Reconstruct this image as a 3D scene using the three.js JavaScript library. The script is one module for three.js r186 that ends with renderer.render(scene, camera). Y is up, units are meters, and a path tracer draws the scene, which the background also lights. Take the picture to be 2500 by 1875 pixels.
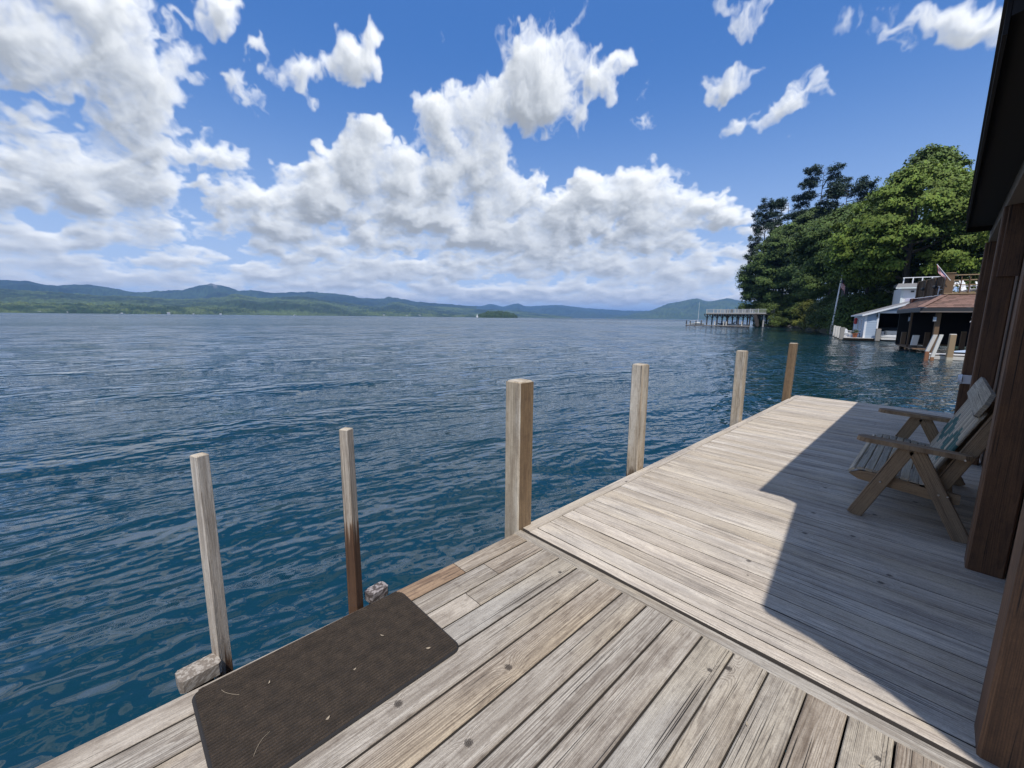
import * as THREE from 'three';
import { mergeGeometries } from 'three/addons/utils/BufferGeometryUtils.js';

// ---------------------------------------------------------------- camera, sky, sun, exposure
const scene = new THREE.Scene();
const camera = new THREE.PerspectiveCamera(85.65, 4 / 3, 0.05, 40000);
camera.position.set(0, 1.55, 0);
camera.up.set(-0.1219, 0.98724, -0.10249);
camera.lookAt(-0.71085, 1.55 - 0.1589, -0.68516);

const renderer = new THREE.WebGLRenderer({ antialias: true });
renderer.toneMapping = THREE.LinearToneMapping;
renderer.toneMappingExposure = 1.32;
renderer.shadowMap.enabled = true;

const SUN = new THREE.Vector3(0.335, 1, 0.38).normalize();   // high, behind the viewer's right shoulder
const sun = new THREE.DirectionalLight(new THREE.Color(1.0, 0.95, 0.89), 3.35);
sun.name = 'sun';
sun.position.copy(SUN).multiplyScalar(200);
sun.castShadow = true;
sun.shadow.radius = 1;
Object.assign(sun.shadow.camera, { left: -160, right: 160, top: 160, bottom: -160, near: 1, far: 600 });
scene.add(sun, sun.target);

// ---------------------------------------------------------------- noise and small helpers
const hash2 = (x, y, s) => { let h = Math.imul(x, 374761393) ^ Math.imul(y, 668265263) ^ Math.imul(s, 974711); h = Math.imul(h ^ (h >>> 13), 1274126177); h ^= h >>> 16; return (h >>> 0) / 4294967296; };
function vn(x, y, s = 0) {
  const ix = Math.floor(x), iy = Math.floor(y), fx = x - ix, fy = y - iy;
  const u = fx * fx * fx * (fx * (fx * 6 - 15) + 10), v = fy * fy * fy * (fy * (fy * 6 - 15) + 10);
  const a = hash2(ix, iy, s), b = hash2(ix + 1, iy, s), c = hash2(ix, iy + 1, s), d = hash2(ix + 1, iy + 1, s);
  return a + (b - a) * u + (c - a + (a - b - c + d) * u) * v;
}
function fbm(x, y, n, s = 0) { let t = 0, a = 0.5, w = 0; for (let i = 0; i < n; i++) { t += a * vn(x, y, s + i * 17); w += a; a *= 0.5; const q = x * 1.6 - y * 1.2; y = x * 1.2 + y * 1.6; x = q; } return t / w; }
function fbmA(x, y, n, s = 0) { let t = 0, a = 0.5, w = 0; for (let i = 0; i < n; i++) { t += a * vn(x, y, s + i * 17); w += a; a *= 0.5; x *= 2.03; y *= 2.03; } return t / w; }
const rng = (seed) => () => { seed = (seed + 0x6d2b79f5) | 0; let t = Math.imul(seed ^ (seed >>> 15), 1 | seed); t = (t + Math.imul(t ^ (t >>> 7), 61 | t)) ^ t; return ((t ^ (t >>> 14)) >>> 0) / 4294967296; };
const ss = (a, b, x) => { const t = Math.min(1, Math.max(0, (x - a) / (b - a))); return t * t * (3 - 2 * t); };
const mix = (a, b, t) => a + (b - a) * t, clamp = (x, a, b) => Math.min(b, Math.max(a, x));
const V = (x, y, z) => new THREE.Vector3(x, y, z);
const lin = (r, g, b) => new THREE.Color().setRGB(r, g, b);

// ---------------------------------------------------------------- sky: blue air and fair-weather cumulus, direction by direction
// each cloud lobe: azimuth, elevation (degrees), 2x2 matrix from degrees to the lobe's own unit disc, strength
const LOBES = [
  [-91,23.8,0.141,-0.035,0.061,-0.27,1],
  [-87.7,22.1,0.177,-0.113,-0.097,-0.203,1],
  [-86.1,19.6,0.257,0.013,0.08,-0.173,1],
  [-83.4,22.3,0.353,-0.209,-0.104,-0.325,0.7],
  [-93.4,19.5,0.328,-0.043,0.187,-0.53,0.6],
  [-84,25.5,0.383,-0.472,-0.411,-0.247,0.45],
  [-93.3,15.8,0.347,-0.043,0.207,-0.699,0.9],
  [-91.8,12.8,0.152,-0.018,0.07,-0.299,1.05],
  [-88.3,11.2,0.181,-0.019,0.065,-0.351,1.05],
  [-85.2,14.6,0.311,0.071,0.244,-0.404,0.9],
  [-94.8,9.9,0.243,-0.029,0.081,-0.391,1],
  [-86.4,10.3,0.261,-0.026,0.076,-0.47,0.9],
  [-80.4,16.2,0.348,-0.143,-0.088,-0.447,0.8],
  [-82,13.4,0.38,0.094,0.63,-1.125,0.5],
  [-78.6,28.3,0.488,-0.192,0.041,-0.798,0.8],
  [-81.6,27.9,0.586,-0.276,-0.017,-1.14,0.5],
  [-76.1,22.4,0.627,0.296,0.211,-0.342,0.55],
  [-77.9,23.6,0.814,-0.078,0.211,-0.89,0.4],
  [-71.6,25.5,0.342,-0.234,-0.16,-0.543,0.7],
  [-65.6,27.7,0.221,0.04,0.148,-0.52,0.85],
  [-74.5,25.8,0.763,-0.068,0.24,-1.084,0.3],
  [-42.7,26.4,0.103,0.1,0.096,-0.191,1.05],
  [-37,27,0.222,0.064,0.029,-0.397,0.9],
  [-45.7,29.3,0.273,-0.14,-0.097,-0.4,0.8],
  [-33.8,28,0.436,0.293,0.265,-1.019,0.6],
  [-49.1,24.6,0.182,0.208,0.192,-0.288,0.9],
  [-40.9,23.7,0.182,0.09,0.134,-0.518,0.6],
  [-56,24.5,0.368,-0.091,-0.023,-0.375,0.8],
  [-53.5,21.7,0.157,-0.002,0.016,-0.306,0.85],
  [-49.7,20,0.281,0,0.015,-0.513,0.5],
  [-63.4,20.4,0.31,-0.014,0.06,-0.544,0.85],
  [-67.3,16.7,0.129,0.079,0.196,-0.31,1],
  [-60.8,15.8,0.119,-0.004,0.019,-0.247,1.05],
  [-73.3,14.7,0.21,0.065,0.222,-0.456,0.9],
  [-76.7,12.1,0.225,-0.018,0.051,-0.385,1],
  [-71.6,12.3,0.12,-0.008,0.037,-0.336,1.05],
  [-73.7,10.1,0.123,-0.008,0.05,-0.498,1],
  [-58.6,12.3,0.079,-0.002,0.017,-0.309,1.05],
  [-52.1,16.9,0.134,0.041,0.085,-0.314,0.95],
  [-47.3,14.4,0.136,-0.026,-0.043,-0.305,1],
  [-44.9,16.5,0.277,0.004,0.002,-0.481,0.8],
  [-49.7,9.9,0.068,0,0.008,-0.389,1],
  [-63.3,9.3,0.09,-0.004,0.027,-0.456,0.9],
  [-37.1,14.3,0.138,0.046,0.06,-0.277,1.05],
  [-30.2,15,0.138,0.008,-0.019,-0.316,1.05],
  [-24.2,13.6,0.215,0.017,-0.032,-0.398,0.95],
  [-21.3,15,0.387,0.208,0.368,-1.008,0.7],
  [-32.8,10.9,0.096,-0.004,-0.042,-0.364,1],
  [-41.8,12.2,0.11,0.003,-0.002,-0.301,1],
  [-20.5,11.3,0.286,0.097,0.155,-0.78,0.75],
  [-27.1,9.6,0.166,0.011,-0.026,-0.577,0.8],
  [-16.5,9.9,0.329,0.198,0.428,-0.751,0.5],
  [-19.2,7.9,0.255,0.063,0.113,-0.847,0.5],
  [-23.1,5.6,0.118,0.025,0.076,-0.636,0.75],
  [-16,4.3,0.307,0.052,0.043,-0.63,0.65],
  [-32,6.7,0.095,0.013,0.037,-0.54,0.85],
  [-41.7,7.1,0.081,0.006,0.024,-0.471,0.9],
  [-55.8,6.2,0.072,-0.001,0.014,-0.502,0.85],
  [-69.8,7.5,0.129,-0.007,0.058,-0.85,0.65],
  [-73.1,4.4,0.101,-0.007,0.028,-0.548,0.8],
  [-46.6,3.4,0.054,0.001,0.007,-0.631,0.85],
  [-28.4,3.2,0.08,0.009,0.037,-0.777,0.85],
  [-64.7,2.5,0.069,-0.003,0.018,-0.717,0.8],
  [-17.8,2.8,0.138,0.012,-0.016,-1.159,0.7],
  [-93.6,6.3,0.19,-0.022,0.107,-0.794,0.75],
  [-88,7.7,0.199,-0.02,0.119,-0.897,0.65],
  [-93.9,4.1,0.18,-0.02,0.078,-0.83,0.75],
  [-84.3,5.6,0.213,0.011,0.216,-0.72,0.55],
  [-86.3,3.6,0.173,-0.017,0.056,-0.834,0.6],
  [-77.1,1.6,0.108,-0.008,0.039,-1.352,0.7],
  [-93.2,2.7,0.158,-0.018,0.089,-1.344,0.7],
  [-82.6,2.4,0.177,-0.016,0.045,-1.018,0.6],
  [-21,25,0.174,0.116,0.207,-0.719,0.75],
  [-18.1,25.6,0.447,0.312,0.339,-1.095,0.6],
  [-15.5,21.4,0.194,0.111,0.178,-0.627,0.85],
  [-19,20.8,0.363,0.17,0.177,-0.98,0.6],
  [-11.9,22,0.432,0.234,0.343,-1.419,0.6],
  [-13.9,23.5,0.669,0.572,0.57,-0.928,0.4],
  [-20.4,29.8,0.416,0.416,0.289,-0.612,0.5],
  [-22.4,31.2,0.555,0.312,0.097,-1.239,0.45],
  [-19.2,26.9,0.516,0.488,0.572,-1.076,0.25],
  [-4.5,25.6,0.205,0.078,-0.042,-0.658,0.85],
  [-1.4,23.9,0.334,0.051,-0.236,-0.665,0.75],
  [-8.2,26.9,0.445,0.212,0.036,-0.945,0.5],
  [-6,25,0.458,0.279,0.303,-1.034,0.5],
  [-10,27.1,0.737,0.357,0.064,-1.39,0.2],
  [-5.5,21.9,1.299,0.179,-0.691,-2.432,0.25],
  [-30.4,22.7,0.769,0.052,-0.146,-1.613,0.15],
  [-40.4,24.6,0.432,0.015,-0.03,-1.033,0.4]
];
(function buildSky() {
  const W = 4096, H = 2048, H0 = 1024, rows = H - H0, den = new Float32Array(W * rows), low = new Float32Array(W * rows), data = new Float32Array(W * H * 4);
  const pad = 3.2, cells = new Map();
  for (const b of LOBES) {   // bucket the lobes by whole degrees of azimuth
    const det = b[2] * b[5] - b[3] * b[4], reach = (Math.abs(b[5]) + Math.abs(b[3])) / Math.abs(det) * 1.25 + pad;
    for (let a = Math.floor(b[0] - reach); a <= b[0] + reach; a++) { if (!cells.has(a)) cells.set(a, []); cells.get(a).push(b); }
  }
  const colAz = new Float32Array(W);
  for (let c = 0; c < W; c++) { const t = ((c + 0.5) / W - 0.5) * 2 * Math.PI; colAz[c] = Math.atan2(Math.cos(t), -Math.sin(t)) * 180 / Math.PI; }
  for (let r = 0; r < rows; r++) {
    const el = (r + 0.5) / H * 180, fv = 17 * Math.log((el + 5) / 5);
    for (let c = 0; c < W; c++) {
      const az = colAz[c], inF = ss(-112, -100, az) * (1 - ss(4, 16, az)) * (1 - ss(33, 42, el));
      const th = az * Math.PI / 180, cu = Math.cos(th) * 26, su = Math.sin(th) * 26;   // seamless round the circle
      const u = az * 0.62, w1 = fbmA(u * 0.9 + 31, fv * 0.9, 3, 5) - 0.5, w2 = fbmA(u * 0.9, fv * 0.9 + 77, 3, 9) - 0.5;
      let B = -0.55;
      const list = cells.get(Math.floor(az));
      if (list && inF > 0) {
        const pa = az + w1 * 3.4, pe = el + w2 * 3.4 * Math.min(1, el / 16 + 0.15);
        for (const b of list) {
          const dx = pa - b[0], dy = pe - b[1], qx = b[2] * dx + b[3] * dy, qy = b[4] * dx + b[5] * dy, q = qx * qx + qy * qy;
          if (q < 2.6) { const v = b[6] * (1.0 - q * 0.8) - (b[1] < 8 ? 0.02 : b[0] < -80 ? 0.22 : 0.14); if (v > B) B = v; }
        }
      }
      // beyond the lobes scattered cumulus goes on, cover raised to whiten the shade, denser towards the horizon
      const G = (fbmA(cu * 0.16 + 9, su * 0.16 + fv * 0.11, 3, 41) - 0.455 + 0.12 * ss(14, 2, el) - 0.05 * ss(30, 70, el)) * 3.4;
      let d = mix(G, B, inF);
      if (d < -0.6) continue;
      const sx = u * 0.64 + w1 * 1.2, sy = fv * 0.64 + w2 * 1.2;
      let n = 0, lo = 0, a = 0.5, x = sx, y = sy, wsum = 0;
      for (let i = 0; i < 7; i++) { const t = vn(x, y, 61 + i * 13); n += a * (i < 2 ? t : 0.4 * t + 0.6 * (1 - Math.abs(2 * t - 1))); wsum += a; if (i === 2) lo = n / wsum; a *= 0.535; const q = x * 1.72 - y * 1.05; y = x * 1.05 + y * 1.72; x = q; }
      n /= wsum;
      den[r * W + c] = clamp(d + (n - 0.5) * 1.9 - 0.17 * ss(15, 20, el) * ss(-30, -24, az) * inF, 0, 1.4);
      low[r * W + c] = clamp(d + (lo - 0.5) * 1.7, 0, 1.4);
    }
  }
  const at = (m, r, c) => m[clamp(r, 0, rows - 1) * W + ((c % W) + W) % W];
  for (let r = 0; r < rows; r++) {
    const el = (r + 0.5) / H * 180, k = ss(0, 34, el), h = Math.pow(1 - Math.min(1, el / 32), 2.6);
    const blue = [mix(0.132, 0.050, k) + 0.40 * h, mix(0.300, 0.150, k) + 0.34 * h, mix(0.650, 0.420, k) + 0.14 * h];
    const step = 0.28 + 0.72 * ss(2, 16, el), e = Math.max(2, Math.round(9 * step));
    for (let c = 0; c < W; c++) {
      const d = at(den, r, c), o = ((r + H0) * W + c) * 4;
      let R = blue[0], Gc = blue[1], Bc = blue[2];
      if (d > 0.01) {
        let od = 0;
        for (let i = 1; i <= 8; i++) od += at(low, r + Math.round((i * i * 0.9 + i * 1.5) * step), c + Math.round(i * 1.2 * step));
        const alpha = 1 - Math.exp(-Math.pow(d, 1.4) * 4.4), rel = clamp((at(den, r - e, c - e) - at(den, r + e, c + e)) * 0.22, -0.13, 0.13);
        const T = Math.exp(-od * 0.25);
        let L = 0.43 + 0.45 * T + rel * 1.1 + 0.06 * (1 - ss(0, 0.7, d));
        L = clamp(L, 0.34, 0.94);
        const s = 1 - clamp((L - 0.42) / 0.42, 0, 1), hz = ss(10, 0, el) * 0.42;
        const cr = mix(L * 0.94, 0.68, hz) * mix(1, 0.90, s), cg = mix(L * 0.965, 0.72, hz) * mix(1, 0.95, s), cb = mix(L * 0.985, 0.79, hz) * mix(1, 1.03, s);
        R = mix(R, cr, alpha); Gc = mix(Gc, cg, alpha); Bc = mix(Bc, cb, alpha);
      }
      data[o] = R; data[o + 1] = Gc; data[o + 2] = Bc; data[o + 3] = 1;
    }
  }
  for (let i = 0; i < W * H0; i++) { data[i * 4] = 0.10; data[i * 4 + 1] = 0.13; data[i * 4 + 2] = 0.17; data[i * 4 + 3] = 1; }
  const sky = new THREE.DataTexture(data, W, H, THREE.RGBAFormat, THREE.FloatType);
  sky.mapping = THREE.EquirectangularReflectionMapping;
  sky.magFilter = THREE.LinearFilter;
  sky.needsUpdate = true;
  scene.background = sky;
  scene.environment = sky;
})();
console.log('sky done');

// ---------------------------------------------------------------- naming, tagging
const taken = {};
const numbered = (n) => { const k = taken[n] = (taken[n] ?? -1) + 1; return k ? n + '_' + String(k).padStart(3, '0') : n; };
function tag(o, label, category, group) { Object.assign(o.userData, { label, category }); if (group) o.userData.group = group; return o; }
function thing(name, label, category, pos = [0, 0, 0], turn = 0, group) {
  const o = new THREE.Group(); o.name = numbered(name); scene.add(o);
  o.position.set(...pos); o.rotation.y = turn;
  return tag(o, label, category, group);
}
function obj(name, geo, mat, parent = scene) {
  const m = new THREE.Mesh(geo, mat); m.name = parent === scene ? numbered(name) : name; m.castShadow = m.receiveShadow = true; parent.add(m); return m;
}
function structure(o) { o.userData.kind = 'structure'; return o; }
function stuff(o) { o.userData.kind = 'stuff'; return o; }

// ---------------------------------------------------------------- geometry helpers
// a convex outline [[a, b], ...] (counter-clockwise seen from +y) swept along y from 0 to L; uv: u along the length, v round the outline
function prism(outline, L, { u0 = 0, v0 = 0, s1 = 1, lu = 3.6, lv = 0.14, off1 = [0, 0], wrapV = 0, face2 = -1 } = {}) {
  const P = [], U = [], n = outline.length;
  const top = outline.map(([a, b]) => [a * s1 + off1[0], b * s1 + off1[1]]);
  let v = v0;
  for (let i = 0; i < n; i++) {
    const [a, b] = outline[i], [c, d] = outline[(i + 1) % n], [e, f] = top[i], [g, h] = top[(i + 1) % n];
    const w = Math.hypot(c - a, d - b) / lv;
    if (wrapV && w > wrapV) v = v0;      // a wide face starts afresh on the texture strip
    const q = [[a, 0, b, u0, v], [e, L, f, u0 + L / lu, v], [g, L, h, u0 + L / lu, v + w], [c, 0, d, u0, v + w]];
    for (const k of [0, 1, 2, 0, 2, 3]) { P.push(q[k][0], q[k][1], q[k][2]); U.push(q[k][3], q[k][4]); }
    v += w;
  }
  for (let i = 1; i < n - 1; i++) {
    for (const k of [0, i, i + 1]) { P.push(top[k][0], L, top[k][1]); U.push(u0 + top[k][0] * 0.28, v0 + 0.5 + top[k][1] * 7); }
    for (const k of [0, i + 1, i]) { P.push(outline[k][0], 0, outline[k][1]); U.push(u0 + outline[k][0] * 0.28, v0 + 0.5 + outline[k][1] * 7); }
  }
  const g = new THREE.BufferGeometry();
  g.setAttribute('position', new THREE.Float32BufferAttribute(P, 3));
  g.setAttribute('uv', new THREE.Float32BufferAttribute(U, 2));
  if (face2 === 'top') { g.addGroup(0, 18, 0); g.addGroup(18, P.length / 3 - 18, 1); }
  else if (face2 >= 0) { g.addGroup(0, face2 * 6, 0); g.addGroup(face2 * 6, 6, 1); g.addGroup(face2 * 6 + 6, P.length / 3 - face2 * 6 - 6, 0); }
  g.computeVertexNormals();
  return g;
}
// rectangle a (x) by b (z) with cut corners; order matches prism
const rect = (a, b, c = 0) => c ? [[-a / 2 + c, -b / 2], [-a / 2, -b / 2 + c], [-a / 2, b / 2 - c], [-a / 2 + c, b / 2], [a / 2 - c, b / 2], [a / 2, b / 2 - c], [a / 2, -b / 2 + c], [a / 2 - c, -b / 2]] : [[-a / 2, -b / 2], [-a / 2, b / 2], [a / 2, b / 2], [a / 2, -b / 2]];
const ring = (r, n, t = 0) => Array.from({ length: n }, (_, i) => { const q = t - i / n * Math.PI * 2; return [Math.cos(q) * r, Math.sin(q) * r]; });
const _m = new THREE.Matrix4();
// stand a y-prism between two points; side: which way its x (width) axis points
function between(p, q, a, b, { c = 0, side = V(1, 0, 0), ...o } = {}) {
  const y = V().subVectors(q, p), L = y.length(); y.normalize();
  const z = V().crossVectors(side, y).normalize(), x = V().crossVectors(y, z);
  return prism(rect(a, b, c), L, o).applyMatrix4(_m.makeBasis(x, y, z).setPosition(p));
}
const pole = (p, q, r0, r1 = r0, n = 8) => { const y = V().subVectors(q, p), L = y.length(); y.normalize(); const t = Math.abs(y.y) > 0.9 ? V(1, 0, 0) : V(0, 1, 0); const z = V().crossVectors(t, y).normalize(), x = V().crossVectors(y, z); return prism(ring(r0, n), L, { s1: r1 / r0 }).applyMatrix4(_m.makeBasis(x, y, z).setPosition(p)); };
const box = (x0, x1, y0, y1, z0, z1, c = 0, o = {}) => prism(rect(x1 - x0, z1 - z0, c), y1 - y0, o).translate((x0 + x1) / 2, y0, (z0 + z1) / 2);
function poly(pts, uvs) {   // fan of points
  const P = [], U = [];
  for (let i = 1; i < pts.length - 1; i++) for (const k of [0, i, i + 1]) { P.push(...pts[k]); U.push(...(uvs ? uvs[k] : [pts[k][0], pts[k][2]])); }
  const g = new THREE.BufferGeometry(); g.setAttribute('position', new THREE.Float32BufferAttribute(P, 3)); g.setAttribute('uv', new THREE.Float32BufferAttribute(U, 2)); g.computeVertexNormals(); return g;
}
// slab: polygon (x, z) list with heights, given thickness downwards
function slab(pts, t) {
  const up = pts.map((p) => [...p]), dn = pts.map(([x, y, z]) => [x, y - t, z]), gs = [poly(up), poly([...dn].reverse())];
  for (let i = 0; i < pts.length; i++) { const j = (i + 1) % pts.length; gs.push(poly([up[j], up[i], dn[i], dn[j]])); }
  return mergeGeometries(gs);
}
// a flat outline (x, y) given thickness along z
function plate(outline, t) { const s = new THREE.Shape(outline.map(([x, y]) => new THREE.Vector2(x, y))); return new THREE.ExtrudeGeometry(s, { depth: t, bevelEnabled: false, curveSegments: 6 }); }
function grid(nu, nv, f, uvf) {
  const P = [], U = [], I = [];
  for (let j = 0; j <= nv; j++) for (let i = 0; i <= nu; i++) { P.push(...f(i / nu, j / nv)); U.push(...(uvf ? uvf(i / nu, j / nv) : [i / nu, j / nv])); }
  for (let j = 0; j < nv; j++) for (let i = 0; i < nu; i++) { const a = j * (nu + 1) + i, b = a + 1, c = a + nu + 1, d = c + 1; I.push(a, b, d, a, d, c); }
  const g = new THREE.BufferGeometry(); g.setAttribute('position', new THREE.Float32BufferAttribute(P, 3)); g.setAttribute('uv', new THREE.Float32BufferAttribute(U, 2)); g.setIndex(I); g.computeVertexNormals(); return g;
}
function planarUV(g, s) { const p = g.attributes.position, u = g.attributes.uv; for (let i = 0; i < u.count; i++) u.setXY(i, (p.getX(i) + p.getY(i) * 0.7) / s, (p.getZ(i) + p.getY(i)) / s); return g; }
const paint = (r, g, b, rough = 0.8, o = {}) => new THREE.MeshStandardMaterial({ color: lin(r, g, b), roughness: rough, ...o });

// ---------------------------------------------------------------- weathered wood: growth rings, fibres, checks, knots, blotches
function woodMaterial(seed, o) {
  const W = 2048, H = 128, L = 3.6, Wm = 0.14, R = rng(seed), col = new Uint8Array(W * H * 4), hgt = new Uint8Array(W * H * 4);
  const yc0 = (R() - 0.5) * 0.12, dep = 0.006 + R() * 0.05, sp = 0.0035 + R() * 0.004, s0 = seed * 101;
  const knots = Array.from({ length: o.knots ?? 3 }, () => [R() * L, R() * Wm, 0.007 + R() * 0.016]);
  const { light, dark, warm = light, stain = dark, warmth = 0.4, streak = 1, mould = 0.3, wet } = o;
  for (let j = 0; j < H; j++) for (let i = 0; i < W; i++) {
    const X = i / W * L, Y = j / H * Wm;
    const yc = Wm / 2 + yc0 + (vn(X * 0.7, 3.1, s0) - 0.5) * 0.05, dp = dep * (0.5 + vn(X * 0.8, 8.3, s0 + 1) * 1.2);
    let r = Math.hypot(Y - yc, dp), kn = 0, kr = 0;
    for (const [kx, ky, kq] of knots) {
      const dx = X - kx, dy = Y - ky, d = Math.hypot(dx, dy);
      if (Math.abs(dx) < kq * 11) r += kq * 1.5 * Math.exp(-((dx / (kq * 3.6)) ** 2) - (dy / (kq * 2.1)) ** 2);
      if (d < kq * 1.4) { const e = 1 - ss(kq * 0.75, kq * 1.15, d + (vn(X * 300, Y * 300, s0) - 0.5) * kq * 0.5); if (e > kn) { kn = e; kr = d / kq; } }
    }
    const ph = r / sp + (fbm(X * 2.2, Y * 40, 3, s0 + 2) - 0.5) * 1.6, t = ph - Math.floor(ph);
    const late = ss(0.45, 0.86, t) * (1 - ss(0.93, 1, t)) * (0.55 + 0.45 * vn(X * 3, Y * 60, s0 + 14));
    const f1 = vn(X * 14, Y * 620, s0 + 3), f2 = vn(X * 45, Y * 1300, s0 + 4), f3 = vn(X * 3.5, Y * 260, s0 + 5);
    const bl = fbm(X * 1.5, Y * 9, 4, s0 + 6), wr = fbm(X * 0.9 + 5, Y * 5, 3, s0 + 7);
    const pit = fbm(X * 26, Y * 60, 3, s0 + 8), speck = vn(X * 240, Y * 330, s0 + 9);
    const ck = vn(X * 1.7 + 4, Y * 420, s0 + 10), check = ss(0.86, 0.93, ck) * ss(0.45, 0.6, vn(X * 1.3, Y * 30, s0 + 11));
    let k = 0.38 * late * streak + 0.27 * (f1 - 0.4) * streak + 0.18 * (f2 - 0.5) + 0.30 * (f3 - 0.5) * streak + 0.5 * (bl - 0.46) + 0.55 * Math.max(0, pit - 0.52) * mould * 2;
    k = clamp(k + 0.13, 0, 1);
    const w = clamp((wr - 0.42) * 3.2, 0, 1) * warmth, st = clamp((fbm(X * 3.2, Y * 22, 3, s0 + 12) - 0.58) * 5, 0, 1) * mould;
    const p = (j * W + i) * 4, wk = wet ? 1 - ss(-0.05, 0.05, X - wet.to + (fbm(X * 5, Y * 26, 3, s0 + 13) - 0.5) * 0.34 + (f1 - 0.5) * 0.10) : 0;
    for (let c = 0; c < 3; c++) {
      let q = mix(mix(light[c], warm[c], w), dark[c], k);
      q = mix(q, stain[c], st * 0.55);
      q *= 1 + (speck - 0.5) * 0.12;
      q = mix(q, dark[c] * 0.55, kn * (0.35 + 0.55 * Math.abs(Math.sin(kr * 8 + 1)) * (1.2 - kr * 0.5)));
      q = mix(q, dark[c] * 0.30, check * 0.85);
      if (wet) q *= mix(1, wet.tint[c], wk);
      col[p + c] = clamp(q, 0, 255);
    }
    col[p + 3] = 255;
    const h = clamp(0.55 + 0.22 * late * streak - 0.24 * (f1 - 0.5) - 0.1 * (f2 - 0.5) - 0.5 * check - 0.3 * kn * (kr < 0.5 ? 1 : 0.2) - 0.14 * Math.max(0, pit - 0.5), 0, 1) * 255;
    hgt[p] = hgt[p + 1] = hgt[p + 2] = h; hgt[p + 3] = 255;
  }
  const tex = (d, srgb) => { const t = new THREE.DataTexture(d, W, H, THREE.RGBAFormat); t.wrapS = t.wrapT = THREE.MirroredRepeatWrapping; t.magFilter = THREE.LinearFilter; if (srgb) t.colorSpace = THREE.SRGBColorSpace; t.needsUpdate = true; return t; };
  return new THREE.MeshStandardMaterial({ map: tex(col, true), bumpMap: tex(hgt, false), bumpScale: o.relief ?? 0.002, roughness: o.rough ?? 0.82 });
}
const shades = (n, seed, o, vary) => Array.from({ length: n }, (_, i) => { const R = rng(seed + i * 7), q = 1 + (R() - 0.5) * vary, w = (R() - 0.5) * 6; const m = (c) => c && [c[0] * q + w, c[1] * q, c[2] * q - w]; return woodMaterial(seed + i, { ...o, light: m(o.light), dark: m(o.dark), warm: m(o.warm), knots: o.wet ? 1 : Math.floor(R() * 2.6), streak: 0.7 + R() * 0.6 }); });
const FAR_WOOD = shades(7, 11, { light: [212, 203, 188], dark: [122, 112, 102], warm: [214, 200, 172], stain: [100, 95, 92], warmth: 0.5, mould: 0.4 }, 0.16);
const NEAR_WOOD = shades(8, 51, { light: [190, 181, 166], dark: [96, 84, 72], warm: [190, 172, 142], stain: [90, 78, 66], warmth: 0.6, mould: 0.6, relief: 0.003 }, 0.14);
const WET_WOOD = shades(1, 71, { light: [172, 150, 124], dark: [94, 74, 58], warm: [164, 130, 96], stain: [76, 56, 44], warmth: 0.6, mould: 0.9, relief: 0.003 }, 0.02);
const POST_WOOD = shades(4, 81, { wet: { to: 2.44, tint: [0.5, 0.44, 0.38] }, light: [208, 202, 188], dark: [112, 96, 78], warm: [190, 168, 134], stain: [96, 80, 64], warmth: 0.55, mould: 0.4, relief: 0.003 }, 0.10);
const POST_BROWN = shades(1, 91, { wet: { to: 2.46, tint: [0.5, 0.44, 0.38] }, light: [160, 138, 108], dark: [94, 74, 54], warm: [146, 116, 80], stain: [84, 62, 44], warmth: 0.7, mould: 0.6 }, 0.02);
const STAINED = shades(2, 95, { light: [108, 79, 56], dark: [60, 42, 30], warm: [110, 78, 50], stain: [46, 32, 24], warmth: 0.6, mould: 0.5, relief: 0.001, rough: 0.7 }, 0.06);
const DAMP = [0.16, 0.62].map((h, i) => woodMaterial(131 + i, { light: [214, 208, 196], dark: [122, 106, 90], warm: [196, 178, 150], stain: [104, 90, 76], warmth: 0.4, mould: 0.5, knots: 0, relief: 0.003, wet: { to: 2.2 + h - 0.2, tint: [0.52, 0.40, 0.31] } }));
const CHAIR_WOOD = shades(2, 101, { light: [158, 136, 108], dark: [92, 72, 54], warm: [158, 126, 88], stain: [76, 62, 50], warmth: 0.6, mould: 0.4, relief: 0.0012 }, 0.08);
const SLAT_WOOD = shades(2, 111, { light: [186, 178, 160], dark: [106, 96, 84], warm: [180, 166, 138], stain: [90, 84, 74], warmth: 0.5, mould: 0.5, relief: 0.0015 }, 0.08);
console.log('wood done');

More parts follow.
